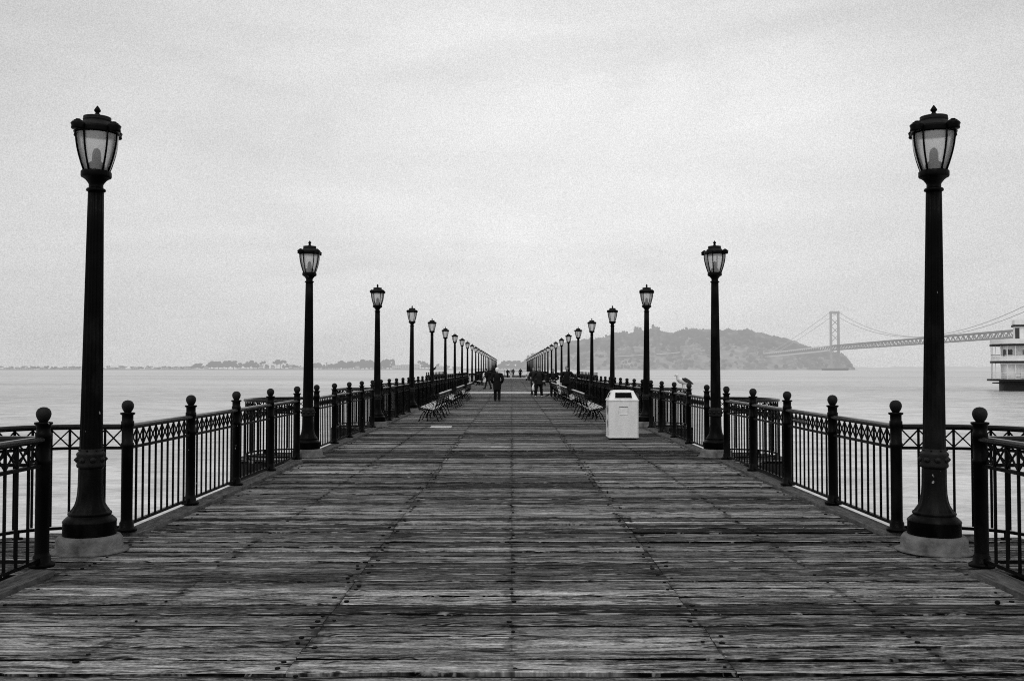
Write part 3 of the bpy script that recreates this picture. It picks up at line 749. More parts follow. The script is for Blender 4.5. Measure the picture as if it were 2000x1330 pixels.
# ------------------------------------------------------------------ litter bins
def make_bin():
    root = empty('litter_bin')
    W, D = 0.345, 0.36
    def hexa(w0, d0, z0, w1, d1, z1, m=None):
        m = m or MB()
        def ring(w, d, z, c): return [(-w + c, -d, z), (w - c, -d, z), (w, -d + c, z), (w, d - c, z), (w - c, d, z), (-w + c, d, z), (-w, d - c, z), (-w, -d + c, z)]
        a = ring(w0, d0, z0, .03); b = ring(w1, d1, z1, .03)
        m.add(a + b, [(k, (k + 1) % 8, 8 + (k + 1) % 8, 8 + k) for k in range(8)] + [tuple(range(8))[::-1], tuple(range(8, 16))]); return m
    body = hexa(W, D, 0.05, W, D, 0.90); hexa(W + .012, D + .012, 0.90, W + .012, D + .012, 0.925, body); hexa(W + .004, D + .004, 0.045, W + .004, D + .004, 0.075, body)
    body.build('body', M['white'], root)
    hexa(W - .05, D - .05, 0.0, W - .04, D - .04, 0.048).build('plinth', M['black'], root)
    W1, D1 = 0.245, 0.22
    hexa(W + .002, D + .002, 0.924, W1, D1, 1.135).build('hood', M['white'], root); 
    hexa(W1 - .01, D1 - .01, 1.134, W1 - .06, D1 - .06, 1.146).build('lid', M['white'], root)
    # openings on front and on the left, black plates painted as their shaded inside, with frames
    import math as mm
    def mouth(rz, half, w):
        n = MB(); f = MB()
        def P(u, t, o):   # t along slope 0..1
            d = (D if half == 'f' else W) * (1 - t) + (D1 if half == 'f' else W1) * t + o
            return Vector((u, -d, 0.924 + 0.211 * t + o * 0.6))
        t0, t1 = 0.16, 0.80; wt = w * 0.94
        q = [P(-w, t0, .004), P(w, t0, .004), P(wt, t1, .004), P(-wt, t1, .004)]
        q2 = [p + Vector((0, .02, -.01)) for p in q]
        rm = Matrix.Rotation(rz, 4, 'Z')
        n.add([rm @ p for p in q + q2], [(0, 1, 2, 3), (4, 7, 6, 5), (0, 4, 5, 1), (1, 5, 6, 2), (2, 6, 7, 3), (3, 7, 4, 0)])
        n.build('opening', M['black'], root)
        for a, b in ((0, 1), (1, 2), (2, 3), (3, 0)): f.bar(rm @ (q[a] + Vector((0, -.004, .002))), rm @ (q[b] + Vector((0, -.004, .002))), 0.014, 0.012)
        f.build('opening_rim', M['white'], root, fix=False)
    mouth(0, 'f', 0.205); mouth(-math.pi / 2, 's', 0.20)
    d = MB(); d.box(-0.10, 0.10, -D - .006, -D - .001, 0.760, 0.772); d.bar((-.105, -D - .003, .765), (-.12, -D - .002, .60), .002, .002, (0, 1, 0)); d.bar((.10, -D - .003, .765), (.10, -D - .002, .60), .002, .002, (0, 1, 0))
    d.build('door_seam', M['cloth3'], root, fix=False)
    MB().box(-0.09, 0.10, -D - .008, -D - .001, 0.585, 0.593).build('door_lip', M['white_line'], root)
    g = MB(); xs = -W - .003     # dark graffiti-like mark on the left side
    def stroke(pts, r):
        g.tube([(xs, p[0], p[1]) for p in pts], [(r, .003)] * len(pts) if False else r, 5)
    import itertools
    rr = random.Random(4)
    for (y0, z0) in ((-.18, .72), (-.02, .66), (.10, .70), (-.14, .38), (.02, .34)):
        pts = [(y0 + .055 * math.cos(t) * (1 - t / 9), z0 + .085 * math.sin(t * 1.3)) for t in [i * .55 for i in range(12)]]
        g.add([(xs - .002, p[0] + dy, p[1]) for p in pts for dy in (-.014, .014)], [(2 * i, 2 * i + 1, 2 * i + 3, 2 * i + 2) for i in range(len(pts) - 1)])
    g.build('side_marking', M['black'], root, fix=False)
    register(root); return root
b0 = make_bin(); b0.location = (2.60, 22.98, 0)
tag(b0, 'large white litter bin with slanted hood beside the right benches', 'litter bin', 'white litter bins')
for (x, y, lab) in ((-3.12, 116.5, 'small white litter bin behind the leaning figure on the left'), (2.62, 158, 'tiny white litter bin beyond the man with the white bag'), (3.35, 72.5, 'white litter bin partly hidden between the two people facing the camera')):
    b = copy_tree(b0); b.location = (x, y, 0); tag(b, lab, 'litter bin', 'white litter bins')

# ------------------------------------------------------------------ people
def remesh(o, vox, smooth=4):
    m = o.modifiers.new('skin', 'REMESH'); m.mode = 'VOXEL'; m.voxel_size = vox; m.use_smooth_shade = True
    if smooth:
        s = o.modifiers.new('soft', 'SMOOTH'); s.iterations = smooth; s.factor = 0.5
    return o
def person(label, x, y, yaw, H=1.72, legs=((-.10, .02), (.10, -.02)), arms=None, lean=0.0, coat=0.62, coat_m='cloth', trou_m='cloth', shoe_m='black', hair_m='hair', wide=1.0, bulk=1.0, vox=0.016, hood=False, open_coat=False, look=0.0, group=None):
    """local frame: faces -Y; +X is the figure's left. legs: (x, y) of the feet; arms: elbow and hand points"""
    k = H / 1.72
    root = empty('person', (x, y, 0), yaw, label=label, cat='person'); 
    if group: root['group'] = group
    V = lambda a, b, c: Vector((a * k, b * k, c * k))
    def LN(p):   # forward lean about the hips
        h = 0.92 * k
        if p.z <= h: return p
        a = lean; dz = p.z - h
        return Vector((p.x, p.y * math.cos(a) - dz * math.sin(a), h + dz * math.cos(a) + p.y * math.sin(a) * 0))
    hipz = 0.90
    sh = 0.195 * wide
    arms = arms or (((-.29, .04, 1.12), (-.30, -.06, .86)), ((.29, .04, 1.12), (.30, -.06, .86)))
    body = MB(); tr = MB(); co = MB(); shoe = MB()
    # torso, neck, head
    T = [LN(V(0, 0, .90)), LN(V(0, -.01, 1.05)), LN(V(0, -.01, 1.22)), LN(V(0, .0, 1.36)), LN(V(0, .01, 1.44))]
    body.tube(T, [(.15 * k, .10 * k), (.13 * k, .09 * k), (.16 * k, .11 * k), (.15 * k, .09 * k), (.07 * k, .06 * k)], 14)
    body.tube([LN(V(0, .01, 1.40)), LN(V(0, .0, 1.50)), LN(V(0, -.01, 1.56))], [.058 * k, .052 * k, .056 * k], 12)
    hd = LN(V(0, -.015, 1.615)); hr = Matrix.Rotation(look, 3, 'Z') @ Matrix.Rotation(lean * .6, 3, 'X')
    body.ell(hd, (.073 * k, .090 * k, .108 * k), 16, 12, hr)
    body.ell(hd + hr @ V(0, -.045, -.055), (.048 * k, .048 * k, .055 * k), 10, 8, hr)      # jaw
    body.ell(hd + hr @ V(0, -.095, -.012), (.013 * k, .022 * k, .022 * k), 8, 6, hr)       # nose
    for sx in (-1, 1):
        body.ell(hd + hr @ V(sx * .074, .005, -.005), (.012 * k, .022 * k, .030 * k), 8, 6, hr)
    for i, (ft, ar) in enumerate(zip(legs, arms)):
        sx = -1 if i == 0 else 1
        hip = V(sx * .09, 0, hipz); foot = V(ft[0], ft[1], .085)
        knee = (hip + foot) / 2 + V(0, -.03, .02)
        body.tube([hip, (hip + knee) / 2, knee, (knee + foot) / 2 + V(0, .02, 0.02), foot], [.085 * k, .075 * k, .055 * k, .052 * k, .036 * k], 10)
        tr.tube([hip + V(0, 0, .06), (hip + knee) / 2, knee, (knee + foot) / 2 + V(0, .015, 0.02), foot + V(0, 0, -.03)], [.112 * k * bulk, .102 * k * bulk, .080 * k * bulk, .074 * k * bulk, .068 * k * bulk], 12)
        shoe.ell(V(ft[0], ft[1] - .05, .045), (.048 * k, .135 * k, .045 * k), 12, 8)
        shoe.tube([V(ft[0], ft[1] + .03, .03), V(ft[0], ft[1] + .03, .10)], [.048 * k, .042 * k], 10)
        s0 = LN(V(sx * sh, .01, 1.38)); el = LN(V(*ar[0])); ha = LN(V(*ar[1])) if ar[1][2] > .92 else V(*ar[1])
        if ar[0][2] > .92: el = LN(V(*ar[0]))
        body.tube([s0, (s0 + el) / 2, el, (el + ha) / 2, ha], [.052 * k, .045 * k, .038 * k, .036 * k, .026 * k], 10)
        co.tube([LN(V(sx * .10, .01, 1.40)), s0, (s0 + el) / 2, el, (el + ha) / 2, ha + (el - ha) * .08], [.075 * k, .083 * k * bulk, .074 * k * bulk, .066 * k * bulk, .060 * k * bulk, .050 * k * bulk], 12)
        # hand: palm, four curled fingers and a thumb at the side
        d = (ha - el).normalized(); side = Vector((0, 1, 0)).cross(d).normalized() if abs(d.y) < .9 else Vector((1, 0, 0)); fw = d.cross(side).normalized()
        pc = ha + d * .045 * k
        body.tube([ha - d * .01, pc, ha + d * .085 * k], [(.022 * k, .036 * k), (.018 * k, .042 * k), (.015 * k, .040 * k)], 10)
        for j in range(4):
            o = fw * ((j - 1.5) * .021 * k); ln = (.070, .078, .073, .058)[j] * k
            b0_ = ha + d * .085 * k + o; cu = side * (-sx * .018 * k)
            body.tube([b0_ - d * .01, b0_ + d * ln * .5 + cu * .5, b0_ + d * ln * .85 + cu * 1.6], [.0095 * k, .009 * k, .0075 * k], 6)
        th = ha + d * .03 * k + fw * (-.034 * k)
        body.tube([th, th + d * .03 * k - fw * .018 * k, th + d * .058 * k - fw * .016 * k], [.012 * k, .011 * k, .008 * k], 6)
    bo = remesh(body.build('body', M['skin'], root), max(.009, vox * .65), 2)
    tr.tube([V(0, 0, .80), V(0, 0, .98)], [(.15 * k * bulk, .11 * k * bulk), (.16 * k * bulk, .115 * k * bulk)], 14)
    remesh(tr.build('trousers', M[trou_m], root), vox, 3)
    shoe_o = shoe.build('shoes', M[shoe_m], root)
    co.tube([V(0, 0, coat), V(0, 0, .86), LN(V(0, -.01, 1.05)), LN(V(0, -.005, 1.24)), LN(V(0, .01, 1.36)), LN(V(0, .01, 1.44)), LN(V(0, .012, 1.475))],
            [(.205 * k * bulk * wide, .155 * k * bulk), (.20 * k * bulk * wide, .15 * k * bulk), (.185 * k * bulk * wide, .14 * k * bulk), (.205 * k * wide * bulk, .145 * k * bulk), (.19 * k * wide, .12 * k), (.11 * k, .085 * k), (.075 * k, .075 * k)], 18)
    if hood: co.ell(LN(V(0, .05, 1.50)), (.10 * k, .08 * k, .07 * k), 12, 8)
    remesh(co.build('jacket', M[coat_m], root), vox, 3)
    if open_coat:
        sf = MB().tube([V(0, -.115 * bulk, coat + .04), LN(V(0, -.135, 1.05)), LN(V(0, -.135, 1.26)), LN(V(0, -.085, 1.42))], [(.050 * k, .03 * k), (.042 * k, .03 * k), (.040 * k, .03 * k), (.028 * k, .02 * k)], 10)
        sf.build('shirt', M['cloth3'], root)
    hb2 = 1.16 if hair_m == 'hair_w' else 1.0
    hm = MB().ell(hd + hr @ V(0, .016, .030), (.082 * k * hb2, .092 * k * hb2, .092 * k * hb2), 16, 12, hr)
    hm.ell(hd + hr @ V(0, .045, -.015), (.074 * k * hb2, .062 * k * hb2, .085 * k * hb2), 14, 10, hr)
    hh = remesh(hm.build('hair', M[hair_m], root), .012, 2)
    return root
def PP(xpx, Y): return px(xpx, Y)
person('white haired person in a long dark coat walking away, seen from behind', PP(971, 49.2), 49.2, math.pi, 1.69, ((-.10, .12), (.10, -.06)),
       (((-.295, .06, 1.13), (-.22, -.08, .93)), ((.295, .06, 1.13), (.22, -.08, .93))), 0.07, .58, 'cloth', 'cloth', 'cloth3', 'hair_w', 1.10, 1.14)
person('dark clothed person striding and leaning forward just left of the white haired walker', PP(953.5, 79), 79, R(-80), 1.68, ((-.06, -.26), (.06, .24)),
       (((-.24, -.16, 1.12), (-.22, -.34, 1.0)), ((.24, -.12, 1.12), (.2, -.30, .95))), 0.30, .78, 'cloth', 'cloth2', 'black', 'hair', 1.0, 1.0, .022)
man = person('stocky man in a dark jacket and white shoes carrying a white bag', PP(1052.5, 56.5), 56.5, R(4), 1.74, ((-.20, -.02), (.17, .06)),
       (((-.36, .02, 1.14), (-.36, -.02, .90)), ((.37, .04, 1.15), (.33, -.12, .95))), 0.10, .74, 'cloth2', 'cloth', 'cloth_w', 'hair', 1.15, 1.12)
person('grey haired person in a grey jacket mostly hidden behind the man with the bag', PP(1042, 61), 61, R(10), 1.72, arms=None, coat=.72, coat_m='cloth2', trou_m='cloth2', hair_m='cloth3', vox=.02)
person('short person in a black coat facing the camera behind the right benches', PP(1080.5, 57.5), 57.5, R(-6), 1.62, ((-.12, .0), (.11, .02)),
       (((-.31, .0, 1.13), (-.12, -.20, 1.04)), ((.31, .0, 1.13), (.10, -.20, 1.02))), 0.02, .60, 'cloth', 'cloth', 'black', 'hair', 1.12, 1.15)
person('man in an open jacket and pale shirt resting one arm on the right railing', PP(1107, 50.5), 50.5, R(-12), 1.77, ((-.12, .0), (.12, .04)),
       (((-.30, .03, 1.13), (-.30, -.06, .88)), ((.36, .02, 1.22), (.58, -.04, 1.12))), 0.0, .84, 'cloth', 'cloth', 'black', 'hair', 1.05, 1.03, open_coat=True)
person('leftmost of the distant walkers, in a dark hooded jacket', PP(991.5, 179), 179, math.pi, 1.56, coat=.62, wide=1.15, bulk=1.15, vox=.03, hood=True)
person('distant walker in white trousers and a pale top between two dark figures', PP(998, 177), 177, math.pi, 1.62, ((-.09, .05), (.09, 0)), coat=.86, coat_m='cloth3', trou_m='cloth_w', shoe_m='cloth_w', vox=.03)
person('distant dark figure standing with a stick on the far part of the pier', PP(1002.3, 209), 209, math.pi, 1.68, coat=.8, vox=.03)
person('rightmost of the distant walkers, in dark clothes with a shoulder bag', PP(1016.5, 173), 173, math.pi, 1.70, ((-.07, .12), (.08, -.08)), coat=.78, wide=1.1, bulk=1.1, vox=.03)
m = MB().tube([(PP(1006, 209), 208.9, 0), (PP(1005.5, 209), 208.9, .92)], .018, 6).tube([(PP(1005.5, 209), 208.9, .92), (PP(1004.2, 209), 208.9, .95)], .018, 6)
tag(m.build('walking_stick', M['black'], fix=False), 'thin dark walking stick beside the distant standing figure', 'stick')
# shopping bag
bx, by = PP(1041, 56.2), 56.3
bag = empty('plastic_bag', (bx, by, 0), label='white plastic carrier bag hanging from the stocky man\'s hand', cat='bag')
mb = MB().tube([(0, 0, .37), (0.01, 0, .42), (0.0, 0, .56), (0.02, 0, .68), (0.06, 0, .78)], [(.11, .06), (.145, .085), (.135, .08), (.075, .05), (.025, .02)], 14)
mb.build('pouch', M['plastic'], bag)
MB().tube([(0.05, -.02, .76), (0.045, 0, .86), (0.07, .02, .77)], .008, 6).build('handles', M['plastic'], bag)

# ------------------------------------------------------------------ birds
g = empty('seagull', (XL, 21.86, 1.098), R(-62), label='white seagull with dark wings standing on the right railing', cat='seagull')
# local: faces -Y
b = MB().tube([(0, .19, .255), (0, .12, .245), (0, .02, .262), (0, -.08, .292), (0, -.13, .325), (0, -.145, .365), (0, -.15, .395)], [.022, .050, .070, .066, .048, .036, .034], 12)
b.ell((0, -.160, .405), (.034, .042, .035), 12, 8)
bo = b.build('body', M['gull_w'], g); remesh(bo, .008, 3)
for sx in (-1, 1):
    wg = MB().tube([(sx * .052, -.06, .305), (sx * .064, .02, .300), (sx * .056, .13, .262), (sx * .025, .235, .225), (sx * .01, .29, .205)], [(.012, .035), (.015, .052), (.013, .042), (.009, .022), (.004, .008)], 10)
    wg.build('wing', M['gull_d'], g)
    lg = MB().tube([(sx * .025, .01, .205), (sx * .026, .02, .10), (sx * .026, .008, .008)], [.009, .0055, .005], 6).ell((sx * .026, -.015, .006), (.016, .03, .005), 8, 5)
    lg.build('leg', M['gull_leg'], g, fix=False)
MB().tube([(0, -.195, .402), (0, -.225, .398), (0, -.248, .388)], [.011, .009, .003], 8).build('beak', M['beak'], g)
def small_bird(name, loc, rz, label, cat, sc):
    r = empty(name, loc, rz, label=label, cat=cat); r.scale = (sc,) * 3
    b = MB().tube([(0, .18, .08), (0, .09, .105), (0, 0, .125), (0, -.07, .16), (0, -.09, .20)], [(.02, .008), .04, .06, .045, .026], 10).ell((0, -.10, .215), (.028, .034, .028), 10, 7)
    remesh(b.build('body', M['cloth2'], r), .009, 2)
    for sx in (-1, 1): MB().tube([(sx * .02, .0, .08), (sx * .02, .0, .0)], .006, 5).build('leg', M['gull_leg'], r)
    MB().tube([(0, -.125, .212), (0, -.152, .206)], [.007, .002], 6).build('beak', M['beak'], r)
small_bird('pigeon', (PP(1069.5, 56), 56, 0), R(70), 'dark pigeon on the planks between the stocky man and the short person', 'pigeon', 1.0)
small_bird('perched_bird', (-7.3, 129.5 * .7, 1.337), R(100), 'dark bird perched on the far left platform railing', 'bird', 2.1)

# ------------------------------------------------------------------ far shores
def ico(sub):
    bm = bmesh.new(); bmesh.ops.create_icosphere(bm, subdivisions=sub, radius=1); vs = [v.co.copy() for v in bm.verts]; fs = [tuple(v.index for v in f.verts) for f in bm.faces]; bm.free(); return vs, fs
I2 = ico(2); I1 = ico(1)
def blob(m, c, r, rnd, base=I2, amp=.28, att=None):
    vs, fs = base; s = rnd.uniform(0, 99)
    out = []
    for v in vs:
        k = 1 + amp * noise.noise(v * 2.1 + Vector((s, s, 0))) + amp * .6 * noise.noise(v * 5 + Vector((0, s, s)))
        out.append((c[0] + v.x * r[0] * k, c[1] + v.y * r[1] * k, c[2] + v.z * r[2] * k))
    m.add(out, fs, att)
def crown_mesh(kind, seed):
    """unit tree, height 1, crown of clumps with gaps"""
    rnd = random.Random(seed); m = MB()
    n = 11
    for k in range(n):
        a = rnd.uniform(0, 6.28); 
        if kind == 'round': z = rnd.uniform(.38, .86); R_ = .34 * math.sqrt(max(.05, 1 - ((z - .58) / .36) ** 2)); rr = rnd.uniform(.10, .18)
        elif kind == 'flat': z = rnd.uniform(.66, .90); R_ = .50 * (1 - abs(z - .74) * 2.0); rr = rnd.uniform(.08, .14)
        else: z = rnd.uniform(.22, .90); R_ = .22 * (1 - (z - .2) * .9); rr = rnd.uniform(.07, .12)
        q = rnd.uniform(.3, 1) * R_
        blob(m, (q * math.cos(a), q * math.sin(a), z), (rr * 1.25, rr * 1.25, rr), rnd, I1 if kind == 'tall' else I2)
    for k in range(60):
        a = rnd.uniform(0, 6.28); z = rnd.uniform(.35 if kind != 'flat' else .62, .95); q = rnd.uniform(.25, .45) * (1.2 if kind == 'flat' else (.9 if kind == 'round' else .5))
        c = Vector((q * math.cos(a), q * math.sin(a), z)); s = rnd.uniform(.02, .04)
        m.add([c + Vector((rnd.uniform(-s, s), rnd.uniform(-s, s), rnd.uniform(-s, s))) for _ in range(3)], [(0, 1, 2)])
    return m
CR = {}
for kd in ('round', 'flat', 'tall'):
    for s in range(3): CR[kd, s] = crown_mesh(kd, s * 31 + len(kd)).data('tree_crown', M['tree_far'], fix=False)
tk = MB(); tk.tube([(0, 0, 0), (.01, 0, .3), (.0, .01, .6), (.0, 0, .75)], [.03, .024, .018, .008], 7)
for a in (0.5, 2.4, 4.5): tk.tube([(0, 0, .38), (.14 * math.cos(a), .14 * math.sin(a), .62)], [.014, .006], 5)
TK = tk.data('tree_trunk', M['trunk_far'], fix=False)
WZ = WATER
def tree(x, Y, h, wd, kind, s, label, group, z0=None, dist=None):
    r = empty('tree', (x, Y, (WZ + 1.2) if z0 is None else z0), random.Random(int(x * 13)).uniform(0, 6), label=label, cat='tree', group=group)
    r.scale = (wd, wd, h)
    c = bpy.data.objects.new('crown', CR[kind, s]); C.objects.link(c); c.parent = r
    t = bpy.data.objects.new('trunk', TK); C.objects.link(t); t.parent = r
YS = 3000.0
# left shore land
def land(name, prof, y0, y1, mat, seg=4, jit=1.0):
    """prof: list of (x at y0, height) ; low land with sloping front"""
    m = MB(); rnd = random.Random(9); n = len(prof); vs = []; fs = []
    rows = [(0, -1.0), (0.004, .55), (.03, .8), (.2, 1.0), (1.0, .9)]
    for (x, h) in prof:
        for (t, k) in rows: vs.append((x * (1 + t * (y1 - y0) / y0), y0 + t * (y1 - y0) + rnd.uniform(-3, 3) * jit, WZ + (h * k if k > 0 else -1)))
    R_ = len(rows)
    for i in range(n - 1):
        for j in range(R_ - 1): fs.append((i * R_ + j, (i + 1) * R_ + j, (i + 1) * R_ + j + 1, i * R_ + j + 1))
    m.add(vs, fs, None, False); o = m.build(name, mat); tag(o, kind='structure'); return o
rnd = random.Random(21)
land('far_shore', [(px(x, YS), 2.2 + rnd.uniform(0, 1.6)) for x in range(-260, 1045, 9)], YS, YS + 500, M['shore'])
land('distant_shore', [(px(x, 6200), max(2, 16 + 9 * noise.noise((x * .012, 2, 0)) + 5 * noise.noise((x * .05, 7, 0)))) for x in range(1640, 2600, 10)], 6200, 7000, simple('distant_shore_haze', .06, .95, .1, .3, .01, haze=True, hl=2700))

def PXT(xpx): return px(xpx, YS)
spec = []
# (x px, height px, width px, kind)
for a in [(372, 6, 10, 'round'), (379, 9, 12, 'round'), (387, 12, 18, 'round'), (395, 8, 10, 'round'), (411, 14, 14, 'round'), (418, 16, 18, 'round'), (427, 17, 18, 'round'), (436, 16, 18, 'round'), (445, 17, 18, 'round'), (456, 18, 18, 'round'), (463, 11, 9, 'round'),
          (469, 13, 10, 'round'), (481, 16, 14, 'round'), (488, 17, 16, 'round'), (496, 15, 14, 'round'), (503, 12, 11, 'round'), (514, 16, 11, 'flat'), (521, 10, 10, 'round'), (533, 9, 9, 'round'), (541, 16, 14, 'flat'), (548, 19, 16, 'flat'), (555, 10, 8, 'round'), (563, 11, 9, 'round'), (574, 9, 12, 'round'), (584, 8, 9, 'round'),
          (612, 12, 16, 'round'), (622, 13, 12, 'round'), (630, 10, 12, 'round'), (638, 14, 4, 'tall'), (645, 10, 12, 'round'), (652, 12, 14, 'round'), (660, 15, 16, 'round'), (669, 17, 16, 'round'), (678, 16, 16, 'round'), (688, 16, 16, 'round'), (697, 15, 14, 'round'), (704, 17, 16, 'round'), (713, 19, 18, 'round'), (722, 18, 18, 'round'), (731, 17, 16, 'round'),
          (745, 17, 16, 'round'), (753, 19, 16, 'round'), (761, 20, 16, 'flat'), (767, 17, 10, 'round'), (823, 17, 12, 'flat'), (829, 14, 14, 'round'), (836, 12, 10, 'round'), (855, 11, 9, 'round'), (873, 10, 12, 'round'),
          (977, 10, 12, 'round'), (983, 15, 13, 'flat'), (989, 17, 16, 'flat'), (996, 11, 14, 'round'), (1003, 17, 13, 'flat'), (1009, 17, 15, 'flat'), (1016, 14, 14, 'round'), (1023, 15, 14, 'round'), (972, 7, 12, 'round'), (1030, 20, 16, 'round')]:
    spec.append(a)
rt = random.Random(31)
for x in range(966, 1040, 6): spec.append((x, rt.uniform(8, 10.5), 13, 'round'))
for x in range(606, 768, 8): spec.append((x + 2, rt.uniform(8.2, 10.5), 11, 'round'))
for x in range(4, 368, 11): spec.append((x + rt.uniform(-4, 4), rt.uniform(4.2, 7.2), rt.uniform(7, 12), rt.choice(['round', 'round', 'flat'])))
for i, (xp, hp, wp, kd) in enumerate(spec):
    Yt = YS + 60 + rt.uniform(-25, 60)
    if hp < 8: lab = 'low hazy shrub-like tree in the thin line along the far left shore'; gr = 'low trees along the far left shore'
    elif xp > 960: lab = 'hazy tree on the far shore seen between the two rows of lamps'; gr = 'far trees between the lamp rows'
    elif xp > 600: lab = 'hazy grey tree in the far grove seen beyond the left railing and lamps'; gr = 'trees in the grove beyond the left lamps'
    elif kd == 'flat': lab = 'hazy leaning tree with an open crown on the far left shore'; gr = 'open crowned trees on the far left shore'
    else: lab = 'rounded hazy tree in the clump on the far shore left of the second lamp'; gr = 'tree clump on the far left shore'
    tree(px(xp, Yt), Yt, hp * Yt / F * 1.04, wp * Yt / F * 1.25, kd, i % 3, lab, gr)

def far_house(x, Y, z, w, h, d, label, group, flat=False, nwin=3, floors=1):
    r = empty('far_building', (x, Y, z), 0, label=label, cat='building', group=group)
    MB().box(-w / 2, w / 2, 0, d, 0, h).build('wall', M['house_far'], r)
    rf = MB()
    if flat: rf.box(-w / 2 - .4, w / 2 + .4, -.4, d + .4, h + .02, h + .6)
    else: rf.add([(-w / 2 - .6, -.6, h + .02), (w / 2 + .6, -.6, h + .02), (w / 2 + .6, d + .6, h + .02), (-w / 2 - .6, d + .6, h + .02), (-w / 2 + w * .15, d / 2, h + h * .45), (w / 2 - w * .15, d / 2, h + h * .45)], [(0, 1, 5, 4), (1, 2, 5), (2, 3, 4, 5), (3, 0, 4), (3, 2, 1, 0)])
    rf.build('roof', M['roof_far'], r)
    for f in range(floors):
        for k in range(nwin):
            cx = -w / 2 + w * (k + .5) / nwin; fz = h / floors * (f + .32)
            MB().box(cx - w / nwin * .22, cx + w / nwin * .22, -.12, .1, fz, fz + h / floors * .42).build('window', M['win_far'], r)
def H_(xpx, w, h, label, group, **kw):
    Y = YS + 30 + rt.uniform(0, 20); far_house(px(xpx, Y), Y, WZ + 1.6, w * Y / F, h * Y / F, 14, label, group, **kw)
for x, w_, h_ in ((14, 16, 2.4), (38, 14, 2.6), (56, 12, 2.4), (84, 13, 3), (104, 12, 2.6), (122, 13, 3.0), (140, 12, 2.6), (215, 13, 3), (236, 12, 3), (263, 12, 3.3), (288, 10, 3), (322, 12, 3.2), (345, 13, 3.4), (365, 10, 3.4), (402, 6, 5), (509, 5, 6), (532, 5, 5.5), (567, 5, 6), (578, 12, 3.5), (592, 12, 3.2)):
    H_(x, w_, h_, 'low pale house among the trees on the far left shore', 'low houses on the far left shore')
H_(697, 8, 6, 'small pale house standing in front of the grove beyond the second left lamp', None)
for (x, w_, h_, lab, nw, fl) in ((774, 17, 8, 'pale two storey hall at the right end of the far grove', 4, 2), (792, 18, 9, 'long white columned building on the far shore beside the fourth left lamp', 6, 1), (813, 12, 10, 'pale block with windows on the far shore right of the white columned building', 4, 2),
                                 (862, 22, 6, 'long pale shed on the far shore behind the left lamp row', 5, 1), (893, 20, 5, 'pale low block on the far shore behind the crowded left lamps', 4, 1)):
    H_(x, w_, h_, lab, None, flat=True, nwin=nw, floors=fl)
for o in C.objects:
    if o.get('group') is None and 'group' in o.keys(): del o['group']

# ------------------------------------------------------------------ wooded island
RIDGE = [(1018, 716), (1024, 708), (1032, 698), (1045, 692), (1065, 685), (1094, 676), (1125, 670), (1154, 665), (1180, 663), (1200, 656), (1217, 650), (1235, 651), (1245, 648), (1262, 651), (1276, 646), (1300, 650), (1315, 652), (1335, 648), (1357, 645), (1388, 647), (1420, 646), (1451, 648), (1475, 650), (1490, 653), (1514, 661), (1546, 668), (1567, 676), (1590, 683), (1609, 687), (1630, 688), (1645, 692), (1652, 702), (1661, 712), (1668, 717), (1674, 722)]
YR = 3300.0; YF = 2780.0
def ridge_y(xp):
    for (a, b) in zip(RIDGE, RIDGE[1:]):
        if a[0] <= xp <= b[0]: return a[1] + (b[1] - a[1]) * (xp - a[0]) / (b[0] - a[0])
    return 724
TREE_H = 9.0
def hill_z(xp, v):
    """xp: bearing in photo px; v 0 shore .. 1 ridge .. 2 back"""
    top = max(0.0, (HY - ridge_y(xp)) / F * YR + CH - WZ - TREE_H)
    n1 = noise.noise((xp * .02, v * 2.2, 0)); n2 = noise.noise((xp * .06, v * 6, 4))
    if v <= 1: s = (1 - (1 - v) ** 2.1) * .86 + .14 * min(1, v * 6)
    else: s = 1 - (v - 1) ** 2 * .6
    edge = v * (2 - v)
    return WZ + top * s * (1 + .16 * n1 * edge * (1 - abs(v - 1)) + .07 * n2 * (1 - abs(v - 1))) 
def hill_pt(xp, v):
    Y = YF + (YR - YF) * v
    if v < .3:
        Y += 18 * noise.noise((xp * .03, 9, 0))
    return Vector((px(xp, Y), Y, hill_z(xp, v) if v > 0 else WZ - 1))
m = MB(); xs_ = [1016 + i * 4 for i in range(166)]; vs_ = [0, .02, .05, .09, .14, .2, .27, .35, .45, .55, .65, .75, .85, .93, 1.0, 1.15, 1.4, 1.8]
vv = [hill_pt(x, v) for x in xs_ for v in vs_]; nv = len(vs_)
m.add(vv, [(i * nv + j, (i + 1) * nv + j, (i + 1) * nv + j + 1, i * nv + j + 1) for i in range(len(xs_) - 1) for j in range(nv - 1)], None, True)
tag(m.build('island_hill', M['hill'], fix=False), kind='structure')
def bare(xp, v):
    """pale cliffs low on the slope"""
    b = noise.noise((xp * .022, v * 3, 11)) + (.35 if v < .32 else -.15)
    if v < .035: return False
    return b > .40 and v < .45
fo = MB(); rf_ = random.Random(77)
cnt = 0
while cnt < 6200:
    xp = rf_.uniform(1020, 1668); v = rf_.uniform(.01, 1.08) if rf_.random() > .25 else rf_.uniform(.9, 1.06)
    if bare(xp, v) and rf_.random() < .88: continue
    p = hill_pt(xp, v)
    top = (HY - ridge_y(xp)) / F * YR
    lt_ = noise.noise((xp * .03, v * 4, 20)) + .6 * noise.noise((xp * .09, v * 9, 3)) + .35 * (v < .3)
    tn_ = min(.30, max(.02, .05 + .22 * max(0, lt_ - .08) + rf_.gauss(0, .02)))
    h = rf_.uniform(3.6, 9.5) * (0.5 if top < 14 else 1) * (1.0 if v > .35 else .75)
    blob(fo, (p.x, p.y, max(p.z, WZ) + h * .45), (h * rf_.uniform(.8, 1.3), h, h * rf_.uniform(.75, 1.15)), rf_, I1, .35, att=(tn_, tn_, tn_))
    cnt += 1
